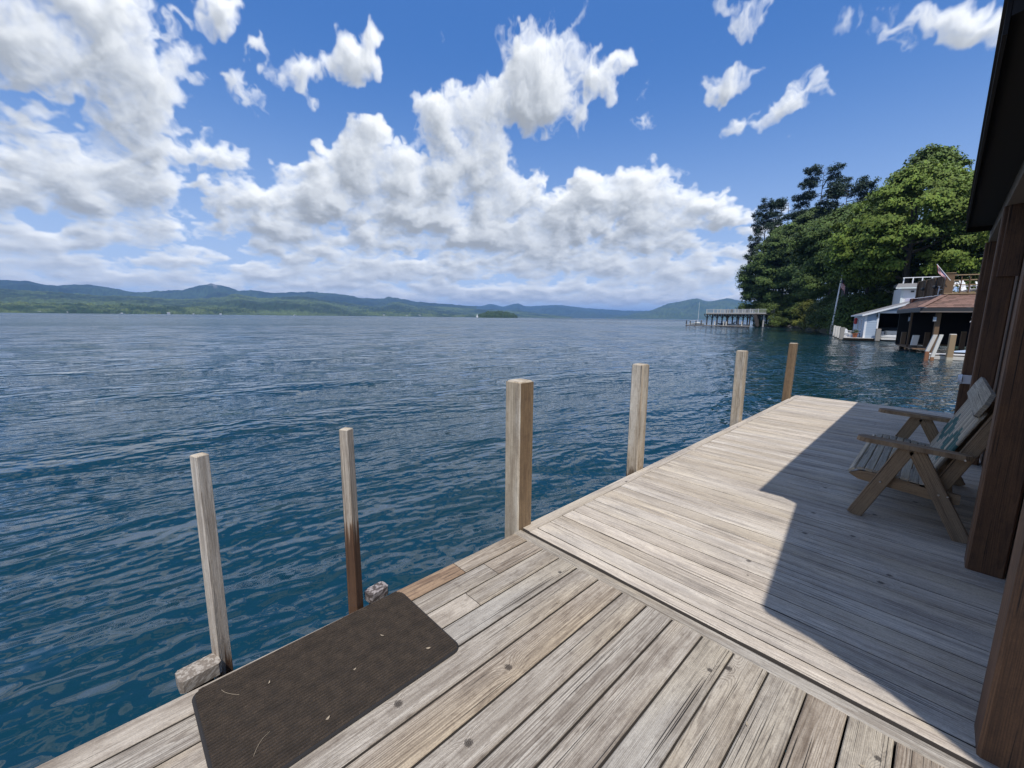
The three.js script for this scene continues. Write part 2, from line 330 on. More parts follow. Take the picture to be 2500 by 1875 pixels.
// ---------------------------------------------------------------- the lake
const WATER_Y = -0.65;
(function buildLake() {
  // one field of wind waves, periodic over 30 m, as a normal map; crests lie roughly along the dock
  const L = 30, N = 2048, R = rng(5), gx = new Float32Array(N * N), gz = new Float32Array(N * N), TAU = 2 * Math.PI, gauss = () => (R() + R() + R() + R() - 2) * 1.73;
  const cx = new Float32Array(N), sx = new Float32Array(N);
  for (let n = 0; n < 230; n++) {
    const lam = 0.085 * Math.pow(24, Math.pow(R(), 1.2)), th = 0.2 + (n % 4 === 0 ? gauss() * 1.1 : gauss() * 0.30), k = TAU / lam, p = R() * TAU;
    const kx = Math.round(Math.cos(th) * k * L / TAU), kz = Math.round(Math.sin(th) * k * L / TAU);
    if (!kx && !kz) continue;
    const slope = 0.0225 * (lam > 0.6 ? Math.pow(0.6 / lam, 0.8) : 1), kk = Math.hypot(kx, kz), ux = kx / kk * slope, uz = kz / kk * slope;
    // sin(a + b) from sines and cosines of rows and columns
    for (let i = 0; i < N; i++) { const a = i / N * TAU * kx; cx[i] = Math.cos(a); sx[i] = Math.sin(a); }
    for (let j = 0; j < N; j++) {
      const a = j / N * TAU * kz + p, c = Math.cos(a), s = Math.sin(a), row = j * N;
      for (let i = 0; i < N; i++) { const w = c * cx[i] - s * sx[i], q = w + 0.6 * (w * w - 0.5); gx[row + i] += ux * q; gz[row + i] += uz * q; }
    }
  }
  const d = new Uint8Array(N * N * 4), amp = new Float32Array(256 * 256);
  for (let j = 0; j < 256; j++) for (let i = 0; i < 256; i++) { const a = i / 256 * TAU, b = j / 256 * TAU; amp[j * 256 + i] = 0.42 + 1.05 * fbm(Math.cos(a) * 2.3 + Math.cos(b) * 1.9 + 7, Math.sin(a) * 2.3 + Math.sin(b) * 2.1 + 3, 3, 77); }
  for (let i = 0; i < N * N; i++) {
    const m = amp[((i / N | 0) >> 3) * 256 + ((i % N) >> 3)], x = clamp(-gx[i] * m, -0.7, 0.7), z = clamp(-gz[i] * m, -0.7, 0.7), n = 1 / Math.hypot(x, 1, z);
    d[i * 4] = (x * n * 0.5 + 0.5) * 255; d[i * 4 + 1] = (z * n * 0.5 + 0.5) * 255; d[i * 4 + 2] = (n * 0.5 + 0.5) * 255; d[i * 4 + 3] = 255;
  }
  const nm = new THREE.DataTexture(d, N, N, THREE.RGBAFormat); nm.wrapS = nm.wrapT = THREE.RepeatWrapping; nm.magFilter = THREE.LinearFilter; nm.needsUpdate = true;
  // ripples too small for the map: calm in the lee of the dock, choppier out on the open lake, with gusts
  const CW = 512, CH = 512, cd = new Uint8Array(CW * CH * 4);
  for (let j = 0; j < CH; j++) for (let i = 0; i < CW; i++) {
    const r = 0.8 * Math.pow(15000 / 0.8, j / (CH - 1)), a = (-118 + 150 * i / (CW - 1)) * Math.PI / 180, x = Math.sin(a) * r, z = -Math.cos(a) * r;
    const gust = fbm(x / (14 + r * 0.10), z / (14 + r * 0.10), 3, 15) - 0.5, open = Math.max(0, Math.log(r / 22)) / Math.log(34);
    const lee = 1 - 0.6 * ss(-34, -14, a * 180 / Math.PI) * (1 - ss(110, 190, r));   // sheltered by the woods
    const q = clamp(0.022 + 0.22 * lee * Math.min(1, open) * (1 + gust * 1.1), 0.02, 0.5) * 255, o = (j * CW + i) * 4;
    cd[o] = cd[o + 1] = cd[o + 2] = q; cd[o + 3] = 255;
  }
  const chop = new THREE.DataTexture(cd, CW, CH, THREE.RGBAFormat); chop.magFilter = THREE.LinearFilter; chop.channel = 1; chop.needsUpdate = true;
  const mat = new THREE.MeshPhysicalMaterial({ color: lin(0.0032, 0.031, 0.048), roughness: 1, roughnessMap: chop, ior: 1.46, normalMap: nm, normalScale: new THREE.Vector2(1, 1) });
  // longer swells as geometry, fading out where the rings of the sheet grow too wide to carry them
  const swell = Array.from({ length: 26 }, () => { const lam = 0.9 * Math.pow(9, R()), th = 0.2 + gauss() * 0.4, k = TAU / lam; return [k * Math.cos(th), k * Math.sin(th), R() * TAU, lam * 0.0028, lam]; });
  const NA = 600, radii = [0.8];
  while (radii[radii.length - 1] < 15000) { const r = radii[radii.length - 1]; radii.push(r * (r < 100 ? 1.012 : r < 600 ? 1.03 : 1.09)); }
  const coarse = [0.8, 2, 4, 8, 16, 40, 120, 400, 1500, 5000, 15000], NB = 60, nr = radii.length;
  const P = new Float32Array(3 * (nr * (NA + 1) + coarse.length * (NB + 1))), U = new Float32Array(P.length / 3 * 2), U1 = new Float32Array(U.length), I = new Uint32Array(6 * ((nr - 1) * NA + (coarse.length - 1) * NB)), A0 = -118 * Math.PI / 180, A1 = 32 * Math.PI / 180;
  let v = 0, f = 0;
  const put = (r, a, y) => { const x = Math.sin(a) * r, z = -Math.cos(a) * r; P[v * 3] = x; P[v * 3 + 1] = y; P[v * 3 + 2] = z; U[v * 2] = x / L; U[v * 2 + 1] = z / L; U1[v * 2] = clamp((a - A0) / (A1 - A0), 0, 1); U1[v * 2 + 1] = Math.log(r / 0.8) / Math.log(15000 / 0.8); v++; };
  const quads = (o, rows, n) => { for (let j = 0; j < rows; j++) for (let i = 0; i < n; i++) { const a = o + j * (n + 1) + i, b = a + 1, c = a + n + 1, e = c + 1; I[f++] = a; I[f++] = b; I[f++] = e; I[f++] = a; I[f++] = e; I[f++] = c; } };
  for (let j = 0; j < nr; j++) {
    const r = radii[j], dr = (radii[j + 1] ?? r * 1.09) - r, on = swell.filter((w) => w[4] / dr > 2.5);
    for (let i = 0; i <= NA; i++) { const a = A0 + (A1 - A0) * i / NA, x = Math.sin(a) * r, z = -Math.cos(a) * r; let y = WATER_Y; for (const w of on) y += ss(2.5, 5, w[4] / dr) * w[3] * Math.sin(w[0] * x + w[1] * z + w[2]); put(r, a, y); }
  }
  quads(0, nr - 1, NA);
  const o = v;   // the rest of the circle, coarser, behind the viewer
  for (const r of coarse) for (let i = 0; i <= NB; i++) put(r, A1 + (A0 + TAU - A1) * i / NB, WATER_Y);
  quads(o, coarse.length - 1, NB);
  const g = new THREE.BufferGeometry();
  g.setAttribute('position', new THREE.BufferAttribute(P, 3)); g.setAttribute('uv', new THREE.BufferAttribute(U, 2)); g.setAttribute('uv1', new THREE.BufferAttribute(U1, 2)); g.setIndex(new THREE.BufferAttribute(I, 1)); g.computeVertexNormals();
  structure(obj('lake_water', g, mat));
})();
console.log('water done');

// ---------------------------------------------------------------- far shore: wooded hills, each range at its own distance
const pol = (az, d, y) => [Math.sin(az * Math.PI / 180) * d, y, -Math.cos(az * Math.PI / 180) * d];
const HILL = new THREE.MeshStandardMaterial({ vertexColors: true, roughness: 1 });
function range(name, line, dist, front, back, o = {}) {
  const { seed = 1, step = 0.12, nv = 46, cell = 14, canopy = 6, tone = [0.030, 0.058, 0.022], tone2 = [0.055, 0.085, 0.025], rock } = o;
  const a0 = line[0][0], a1 = line[line.length - 1][0], nu = Math.round((a1 - a0) / step);
  const elAt = (a) => { let i = 1; while (i < line.length - 1 && line[i][0] < a) i++; const [p, q] = [line[i - 1], line[i]], t = clamp((a - p[0]) / (q[0] - p[0]), 0, 1), s = t * t * (3 - 2 * t); return mix(p[1], q[1], mix(t, s, 0.5)); };
  const C = [];
  const g = grid(nu, nv, (u, v) => {
    const az = mix(a0, a1, u), D = typeof dist === 'function' ? dist(az) : dist;
    const top = Math.max(2, 1.55 + Math.tan(elAt(az) * Math.PI / 180) * D - WATER_Y);
    const t = v < 0.72 ? v / 0.72 : 1 - (v - 0.72) / 0.28, d = v < 0.72 ? D - front * (1 - v / 0.72) : D + back * (v - 0.72) / 0.28;
    const [x, , z] = pol(az, d, 0), n = fbm(x / 420, z / 420, 4, seed), m = fbm(x / (cell * 2.2), z / (cell * 2.2), 2, seed + 9), s = vn(x / cell, z / cell, seed + 3);
    const shape = Math.pow(t, o.pow ?? 1.25), rough = (n - 0.5) * top * 0.75 * Math.sin(Math.PI * Math.min(1, t)) ;
    const cn = canopy * ss(0, 0.03, t);
    const y = WATER_Y - 1.5 + (top + 1.5) * shape * (1 - 0.0 * n) + rough * (v < 0.72 ? 1 : 0.3) + (m - 0.5) * cn * 1.3 + (s - 0.5) * cn * 0.8;
    const k = clamp((fbm(x / (o.patch ?? 260), z / (o.patch ?? 260), 3, seed + 5) - 0.38) * 3.0 + (s - 0.5) * 0.8, 0, 1), j = 0.6 + 0.8 * hash2(Math.round(x), Math.round(z), seed);
    const bare = rock ? ss(rock[2], rock[2] * 0.3, Math.hypot(az - rock[0], (v - 0.70) * 6)) * ss(0.45, 0.6, vn(x / 30, z / 30, 8)) : 0;
    for (let c = 0; c < 3; c++) C.push(mix(mix(tone[c], tone2[c], k) * j, [0.26, 0.25, 0.24][c], bare));
    return [x, y, z];
  });
  g.setAttribute('color', new THREE.Float32BufferAttribute(C, 3));
  return structure(obj(name, g, HILL));
}
range('mountain_ridge', [[-118, 2.2], [-106, 3.0], [-100, 2.7], [-96.4, 2.74], [-95, 2.73], [-93.7, 2.46], [-91.2, 2.65], [-89.4, 2.43], [-87.8, 2.1], [-85.3, 2.42], [-84.1, 2.53], [-82.5, 3.05], [-81.4, 3.32], [-80.4, 3.16], [-78.9, 2.64], [-77.6, 2.74], [-75.6, 2.57], [-73, 2.72], [-71.7, 2.85], [-69, 2.69], [-67.1, 2.51], [-65.7, 2.23], [-63.5, 2.23], [-62.2, 2.45], [-60.8, 2.24], [-59.1, 1.94], [-55.5, 1.72], [-51, 1.4]], 6200, 2600, 1500, { seed: 21, cell: 26, canopy: 10, rock: [-81.3, 0, 0.7], tone: [0.016, 0.034, 0.016], tone2: [0.036, 0.062, 0.024] });
range('far_ridge', [[-60, 1.2], [-55.5, 1.5], [-52.5, 1.5], [-50.3, 1.48], [-49, 1.8], [-47.5, 1.42], [-45.5, 1.89], [-44.3, 1.51], [-39.8, 1.72], [-35.6, 1.28], [-33.1, 1.15], [-31.2, 1.02], [-28.4, 1.04], [-26, 0.75], [-20, 0.4]], 9500, 3600, 1500, { seed: 23, cell: 34, canopy: 12, tone: [0.024, 0.046, 0.022], tone2: [0.034, 0.058, 0.024] });
range('right_mountain', [[-33.6, 0.05], [-31.2, 0.4], [-28.4, 0.97], [-25.4, 2.02], [-22.6, 2.58], [-21.3, 2.19], [-19.3, 2.55], [-17.7, 2.25], [-16.4, 2.09], [-14.1, 1.71], [-8, 1.5], [2, 1.8], [14, 1.2]], 6600, 1900, 1500, { seed: 25, cell: 28, canopy: 10, step: 0.1 });
range('middle_hills', [[-116, 1.2], [-104, 1.9], [-96.5, 1.88], [-94.6, 1.89], [-92.3, 1.74], [-90.4, 1.66], [-87.4, 1.68], [-84.7, 1.52], [-81.1, 1.77], [-79.2, 2.3], [-78.3, 2.15], [-77, 1.91], [-72.8, 2.24], [-69.1, 1.74], [-65, 1.27], [-63.6, 1.19], [-61.5, 1.85], [-58.9, 1.39], [-55, 1.28], [-50.6, 1.02], [-45.5, 0.9], [-41.7, 0.45], [-38, 0.15]], (a) => mix(3600, 5200, ss(-75, -45, a)), 1700, 700, { seed: 27, cell: 17, canopy: 9, step: 0.08, nv: 60, tone: [0.016, 0.036, 0.016], tone2: [0.070, 0.105, 0.034] });
range('shore_lowland', [[-117, 0.9], [-96.7, 0.78], [-91.6, 0.82], [-85.5, 0.72], [-78, 0.63], [-70, 0.58], [-65, 0.56], [-61, 0.5], [-56, 0.30], [-50, 0.22]], (a) => mix(1900, 3000, ss(-95, -60, a)), 260, 700, { seed: 29, cell: 9, canopy: 9, step: 0.05, nv: 34, pow: 0.55, patch: 60, tone: [0.016, 0.038, 0.014], tone2: [0.075, 0.105, 0.032] });
// a small wooded island
{
  const C = [], [ix, , iz] = pol(-48.1, 1500, 0);
  const g = grid(110, 60, (u, v) => {
    const a = (u - 0.5) * 2, b = (v - 0.5) * 2, al = -48.1 * Math.PI / 180, x = ix + Math.cos(al) * a * 72 + Math.sin(al) * b * 40, z = iz + Math.sin(al) * a * 72 - Math.cos(al) * b * 40;
    const q = 1 - Math.pow(Math.abs(a), 4) - Math.pow(Math.abs(b), 3), m = fbm(x / 14, z / 14, 3, 3), s = vn(x / 5, z / 5, 6);
    const y = WATER_Y - 1 + (q > 0 ? 13 * Math.pow(q, 0.28) + 9 * (1 - a * a) * q + (m - 0.5) * 12 + (s - 0.5) * 5 : 0), j = 0.7 + 0.6 * s;
    C.push(0.024 * j, 0.046 * j, 0.014 * j);
    return [x, Math.max(WATER_Y - 1, y), z];
  });
  g.setAttribute('color', new THREE.Float32BufferAttribute(C, 3));
  structure(obj('wooded_island', g, HILL));
}
scene.fog = new THREE.FogExp2(lin(0.24, 0.50, 1.0), 0.000095);
console.log('hills done');

// ---------------------------------------------------------------- the dock the viewer stands on, and the deck beside the boathouse
const lay = (g, dir) => dir === 'x' ? g.rotateZ(-Math.PI / 2) : g.rotateZ(-Math.PI / 2).rotateY(Math.PI / 2);   // top of the board at +thickness/2
const TH = 0.038;
const DARK_EDGE = paint(0.085, 0.072, 0.060, 0.95);   // board sides coloured dark so the gaps read as dark lines
function plank(parent, name, dir, from, to, at, wid, mat, R, y = 0) {   // from..to along dir, centred at `at` across
  const L = to - from, g = lay(prism(rect(TH, wid, 0.004), L, { u0: R() * Math.max(0, 3.6 - L) / 3.6, lv: wid * 1.02, face2: 'top' }), dir);
  if (R() < 0.5) g.rotateY(Math.PI).translate(dir === 'x' ? L : 0, 0, dir === 'x' ? 0 : -L);
  if (dir === 'x') g.translate(from, y - TH / 2, at); else g.translate(at, y - TH / 2, to);
  const m = obj(name, g, [mat, DARK_EDGE], parent);
  return m;
}
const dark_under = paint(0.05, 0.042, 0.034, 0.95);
{
  const R = rng(401);
  const dock = thing('wooden_dock', 'weathered dock section of wide planks running toward the bottom edge, dark mat on it', 'dock');
  const seams = [-2.0, -1.865, -1.72, -1.575, -1.43, -1.27, -1.105, -0.955, -0.808, -0.655, -0.51, -0.365, -0.222, -0.085, 0.055, 0.2, 0.345, 0.49, 0.635, 0.78, 0.925, 1.07, 1.215, 1.36];
  for (let i = 0; i < seams.length - 1; i++) {
    const w = seams[i + 1] - seams[i] - 0.006 - R() * 0.006, c = (seams[i] + seams[i + 1]) / 2, dy = (R() - 0.5) * 0.004;
    const cut = i === 0 ? -1.42 : i === 1 ? -1.56 : i === 2 ? -1.30 : null, mat = () => NEAR_WOOD[Math.floor(R() * NEAR_WOOD.length)];
    if (i === 0) { plank(dock, 'plank', 'z', cut + 0.002, -0.72, c, w, WET_WOOD[0], R, dy); plank(dock, 'plank', 'z', -0.716, 1.3, c, w, NEAR_WOOD[1], R, dy); plank(dock, 'plank', 'z', -1.962, cut - 0.002, c, w, NEAR_WOOD[4], R, dy); }
    else if (cut !== null) { plank(dock, 'plank', 'z', cut + 0.002, 1.3, c, w, mat(), R, dy); plank(dock, 'plank', 'z', -1.962, cut - 0.002, c, w, mat(), R, dy); }
    else plank(dock, 'plank', 'z', -1.962, 1.3, c, w, mat(), R, dy);
  }
  plank(dock, 'end_board', 'x', -2.0, 1.3, -1.999, 0.074, NEAR_WOOD[3], R, 0.001);
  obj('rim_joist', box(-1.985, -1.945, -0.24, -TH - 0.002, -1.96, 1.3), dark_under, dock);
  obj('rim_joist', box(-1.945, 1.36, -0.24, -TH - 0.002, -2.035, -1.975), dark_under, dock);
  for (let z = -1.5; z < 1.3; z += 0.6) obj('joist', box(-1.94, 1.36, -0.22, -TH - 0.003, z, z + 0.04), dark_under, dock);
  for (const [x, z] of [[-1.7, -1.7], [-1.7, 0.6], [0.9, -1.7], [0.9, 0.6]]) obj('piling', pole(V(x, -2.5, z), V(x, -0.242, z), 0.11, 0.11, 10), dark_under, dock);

  const deck = thing('boathouse_deck', 'long deck of narrow silvery boards beside the boathouse, half in shade', 'deck');
  let seg = -2.062;
  for (const e of [-4.9, -7.7, -10.22]) { plank(deck, 'edge_board', 'z', e + 0.002, seg - 0.002, -1.985, 0.094, FAR_WOOD[Math.floor(R() * 7)], R, 0.002); seg = e; }
  plank(deck, 'plank', 'x', -1.934, 1.3, -2.102, 0.080, FAR_WOOD[2], R, 0.002);
  let z = -2.153, prev = -1;
  while (z > -10.15) {
    const w = 0.139; let k = Math.floor(R() * 7); if (k === prev) k = (k + 3) % 7; prev = k;
    plank(deck, 'plank', 'x', -1.934, 1.3, z - w / 2, w - 0.0022 - R() * R() * 0.005, FAR_WOOD[k], R, (R() - 0.5) * 0.004);
    z -= 0.1425;
  }
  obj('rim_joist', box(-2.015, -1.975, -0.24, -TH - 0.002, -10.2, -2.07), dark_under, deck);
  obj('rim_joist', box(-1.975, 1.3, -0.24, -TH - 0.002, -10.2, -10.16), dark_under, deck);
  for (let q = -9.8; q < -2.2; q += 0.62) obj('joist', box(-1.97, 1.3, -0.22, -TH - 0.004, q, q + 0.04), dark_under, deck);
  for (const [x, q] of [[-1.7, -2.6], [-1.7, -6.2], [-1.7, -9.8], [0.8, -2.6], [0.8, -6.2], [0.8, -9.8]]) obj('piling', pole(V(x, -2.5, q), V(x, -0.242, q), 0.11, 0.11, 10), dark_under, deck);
}

// ---------------------------------------------------------------- square posts along the dock edge
function dockPost(label, x, z, top, size, mat, lean, o = {}) {
  const t = thing('dock_post', label, 'post', [x, 0, z], o.turn ?? 0, 'square posts along the dock edge');
  const L = top + 2.4;
  const g = prism(rect(size, size, size * 0.07), L, { u0: o.u0 ?? 0, lv: size * 1.04, v0: -0.1, off1: lean, s1: o.s1 ?? 1, wrapV: 0.5, face2: o.side ? 5 : -1 });
  obj('shaft', g.translate(0, -2.4, 0), o.side ? [mat, o.side] : mat, t);
  const c = size * 0.47 * (o.s1 ?? 1);
  obj('cap', prism(rect(c * 2.0, c * 2.0, size * 0.09), 0.010, { s1: 0.9, u0: 0.85 }).translate(lean[0], top - 0.001, lean[1]), POST_WOOD[0], t);
  return t;
}
dockPost('thick square dock post with brown worn face at the corner of the two decks', -2.082, -2.085, 1.095, 0.15, POST_WOOD[0], [0.0, 0.0], { u0: 0.1, side: POST_BROWN[0] });
dockPost('silvery square dock post with long ring grain, next beyond the brown corner post', -2.085, -3.82, 1.09, 0.13, POST_WOOD[1], [-0.01, 0], { u0: 0.02 });
dockPost('pale square dock post about halfway along the boathouse deck', -2.09, -6.88, 1.08, 0.135, POST_WOOD[2], [-0.02, 0], { u0: 0.25 });
dockPost('brown leaning dock post at the far corner of the boathouse deck', -2.12, -9.70, 1.10, 0.13, POST_BROWN[0], [0.06, 0], { u0: 0.2 });

// slim mooring poles beside the mat, bleached above and brown where they stay wet
{
  const pole4 = (label, x, z, top, s0, s1, split, turn, lean) => {
    const t = thing('mooring_pole', label, 'pole', [x, 0, z], turn, 'slim mooring poles beside the mat');
    const L = top + 2.2;
    obj('shaft', prism(rect(s0, s0, s0 * 0.05), L, { lv: s0, s1: s1 / s0, off1: lean, wrapV: 0.5 }).translate(0, -2.2, 0), split, t);
    obj('cap', prism(rect(s1, s1, s1 * 0.05), 0.003, { s1: 0.9, u0: 0.85 }).translate(lean[0], top, lean[1]), POST_WOOD[0], t);
  };
  pole4('slim bleached mooring pole at the near end of the mat', -2.115, -0.215, 0.963, 0.064, 0.050, DAMP[0], 0.35, [0, 0]);
  pole4('slim mooring pole with dark wet lower half, beside the far half of the mat', -2.065, -0.82, 0.975, 0.074, 0.050, DAMP[1], 0.55, [-0.005, 0]);
  // peeling painted blocks wedged at the pole feet
  const peel = (seed, a, b) => { const N = 128, d = new Uint8Array(N * N * 4); for (let j = 0; j < N; j++) for (let i = 0; i < N; i++) { const k = ss(0.40, 0.64, fbm(i / 7, j / 7, 4, seed)); for (let c = 0; c < 3; c++) d[(j * N + i) * 4 + c] = mix(a[c], b[c], k) * (0.9 + 0.2 * hash2(i, j, seed)); d[(j * N + i) * 4 + 3] = 255; } const t = new THREE.DataTexture(d, N, N, THREE.RGBAFormat); t.colorSpace = THREE.SRGBColorSpace; t.magFilter = THREE.LinearFilter; t.wrapS = t.wrapT = THREE.RepeatWrapping; t.needsUpdate = true; return new THREE.MeshStandardMaterial({ map: t, roughness: 0.85 }); };
  const block = (label, p, s, turn, mat) => {
    const t = thing('wooden_block', label, 'block', p, turn, 'painted wooden blocks at the pole feet');
    obj('block', planarUV(prism(rect(s[0], s[2], 0.012), s[1]), 0.22), mat, t);
    obj('bracket', box(-s[0] * 0.3, s[0] * 0.3, -0.12, -0.002, -s[2] * 0.3, s[2] * 0.3), dark_under, t);
  };
  block('lichen-speckled grey wooden block at the foot of the near mooring pole', [-2.075, -0.02, -0.125], [0.09, 0.055, 0.15], 0.1, peel(3, [122, 112, 100], [162, 154, 142]));
  block('black wooden block with peeling white paint beside the wet-footed mooring pole', [-2.07, -0.03, -0.94], [0.075, 0.05, 0.12], 0.1, peel(8, [78, 70, 66], [150, 142, 138]));
}

// ---------------------------------------------------------------- ribbed mat
{
  const t = thing('floor_mat', 'dark brown ribbed entrance mat with rounded corners lying at the dock edge', 'mat', [-1.69, 0.003, -0.565], 0.012);
  const w = 0.585, l = 0.96, r = 0.05, pts = [];
  for (const [cx, cz, a0] of [[w / 2 - r, l / 2 - r, 0], [-w / 2 + r, l / 2 - r, 90], [-w / 2 + r, -l / 2 + r, 180], [w / 2 - r, -l / 2 + r, 270]]) for (let k = 0; k <= 6; k++) { const a = (a0 + k * 15) * Math.PI / 180; pts.push([cx + Math.cos(a) * r, cz + Math.sin(a) * r]); }
  const N = 256, d = new Uint8Array(N * N * 4);
  for (let i = 0; i < N * N; i++) { const x = i % N, y = i / N | 0, n = hash2(x, y, 4), m = fbm(x / 40, y / 40, 3, 9), s = n > 0.93 ? 1.7 : 0.75 + 0.5 * n; d[i * 4] = 52 * s * (0.8 + 0.4 * m); d[i * 4 + 1] = 44 * s * (0.8 + 0.4 * m); d[i * 4 + 2] = 36 * s * (0.8 + 0.4 * m); d[i * 4 + 3] = 255; }
  const tx = new THREE.DataTexture(d, N, N, THREE.RGBAFormat); tx.wrapS = tx.wrapT = THREE.RepeatWrapping; tx.colorSpace = THREE.SRGBColorSpace; tx.magFilter = THREE.LinearFilter; tx.needsUpdate = true;
  const mat = new THREE.MeshStandardMaterial({ map: tx, roughness: 1 });
  const rubber = paint(0.018, 0.016, 0.015, 0.8);
  obj('backing', prism(pts.map(([a, b]) => [a, b]).reverse(), 0.006, { s1: 0.985 }), rubber, t);
  // ribs run along the mat; each is a knobbly ridge
  const gs = [], pitch = 0.0135;
  for (let x = -w / 2 + 0.014; x < w / 2 - 0.012; x += pitch) {
    const e = Math.abs(x) > w / 2 - r ? r - Math.sqrt(Math.max(0, r * r - (Math.abs(x) - w / 2 + r) ** 2)) : 0, half = l / 2 - 0.012 - e, n = 64;
    gs.push(grid(4, n, (u, v) => { const z = (v - 0.5) * 2 * half, a = u * Math.PI, k = 0.0062 * (0.7 + 0.55 * hash2(Math.round(v * n), Math.round(x * 1000), 3)); return [x - Math.cos(a) * 0.0056 + (hash2(Math.round(v * n), Math.round(x * 999), 5) - 0.5) * 0.0012, 0.0055 + Math.sin(a) * k, z]; }, (u, v) => [(x + u * 0.01) / 0.22, v * half * 2 / 0.22]));
  }
  stuff(obj('ribbing', mergeGeometries(gs), mat, t));
  // scraps of dry leaf and needles
  const dry = paint(0.33, 0.27, 0.19, 0.9), R = rng(31);
  for (const [x, z, w] of [[-1.50, -0.92, 'near the far right corner of the mat'], [-1.62, -0.62, 'on the middle of the mat'], [-1.80, -0.33, 'on the near left part of the mat'], [-1.72, -0.80, 'on the mat beside the wet-footed pole'], [-1.47, -0.45, 'near the right edge of the mat'], [-0.35, -1.62, 'on the bare planks near the end board'], [-0.02, -1.75, 'on the bare planks nearest the boathouse post'], [-1.30, -1.62, 'on the planks beyond the far mat end']]) {
    const y = x < -1.4 && z > -1.05 ? 0.0145 : 0.002, q = R() * 6.28, s = 0.004 + R() * 0.003;
    const g = grid(4, 2, (u, v) => { const a = (u - 0.5) * 2, b = (v - 0.5) * 2 * (1 - a * a * 0.8); return [a * s * 1.6, 0.002 + 0.003 * a * a + 0.001 * b, b * s * 0.6]; });
    const m = obj('leaf_scrap', g, dry); m.position.set(x, y, z); m.rotation.y = q;
    tag(m, 'tiny pale scrap of dry leaf ' + w, 'leaf', 'dry leaf scraps on the dock');
  }
  for (const [x, z, q, w] of [[-1.86, -0.20, 0.5, 'at the near left corner of the dark mat'], [-1.54, -0.24, -0.9, 'at the near right part of the dark mat']]) {
    const c = new THREE.CatmullRomCurve3([V(-0.045, 0, 0), V(-0.015, 0.003, 0.006), V(0.02, 0.002, 0.002), V(0.045, 0, -0.006)]);
    const m = obj('pine_needle', new THREE.TubeGeometry(c, 10, 0.0007, 5), dry); m.position.set(x, 0.0135, z); m.rotation.y = q;
    tag(m, 'long pale dry needle lying ' + w, 'needle', 'dry needles on the mat');
  }
}

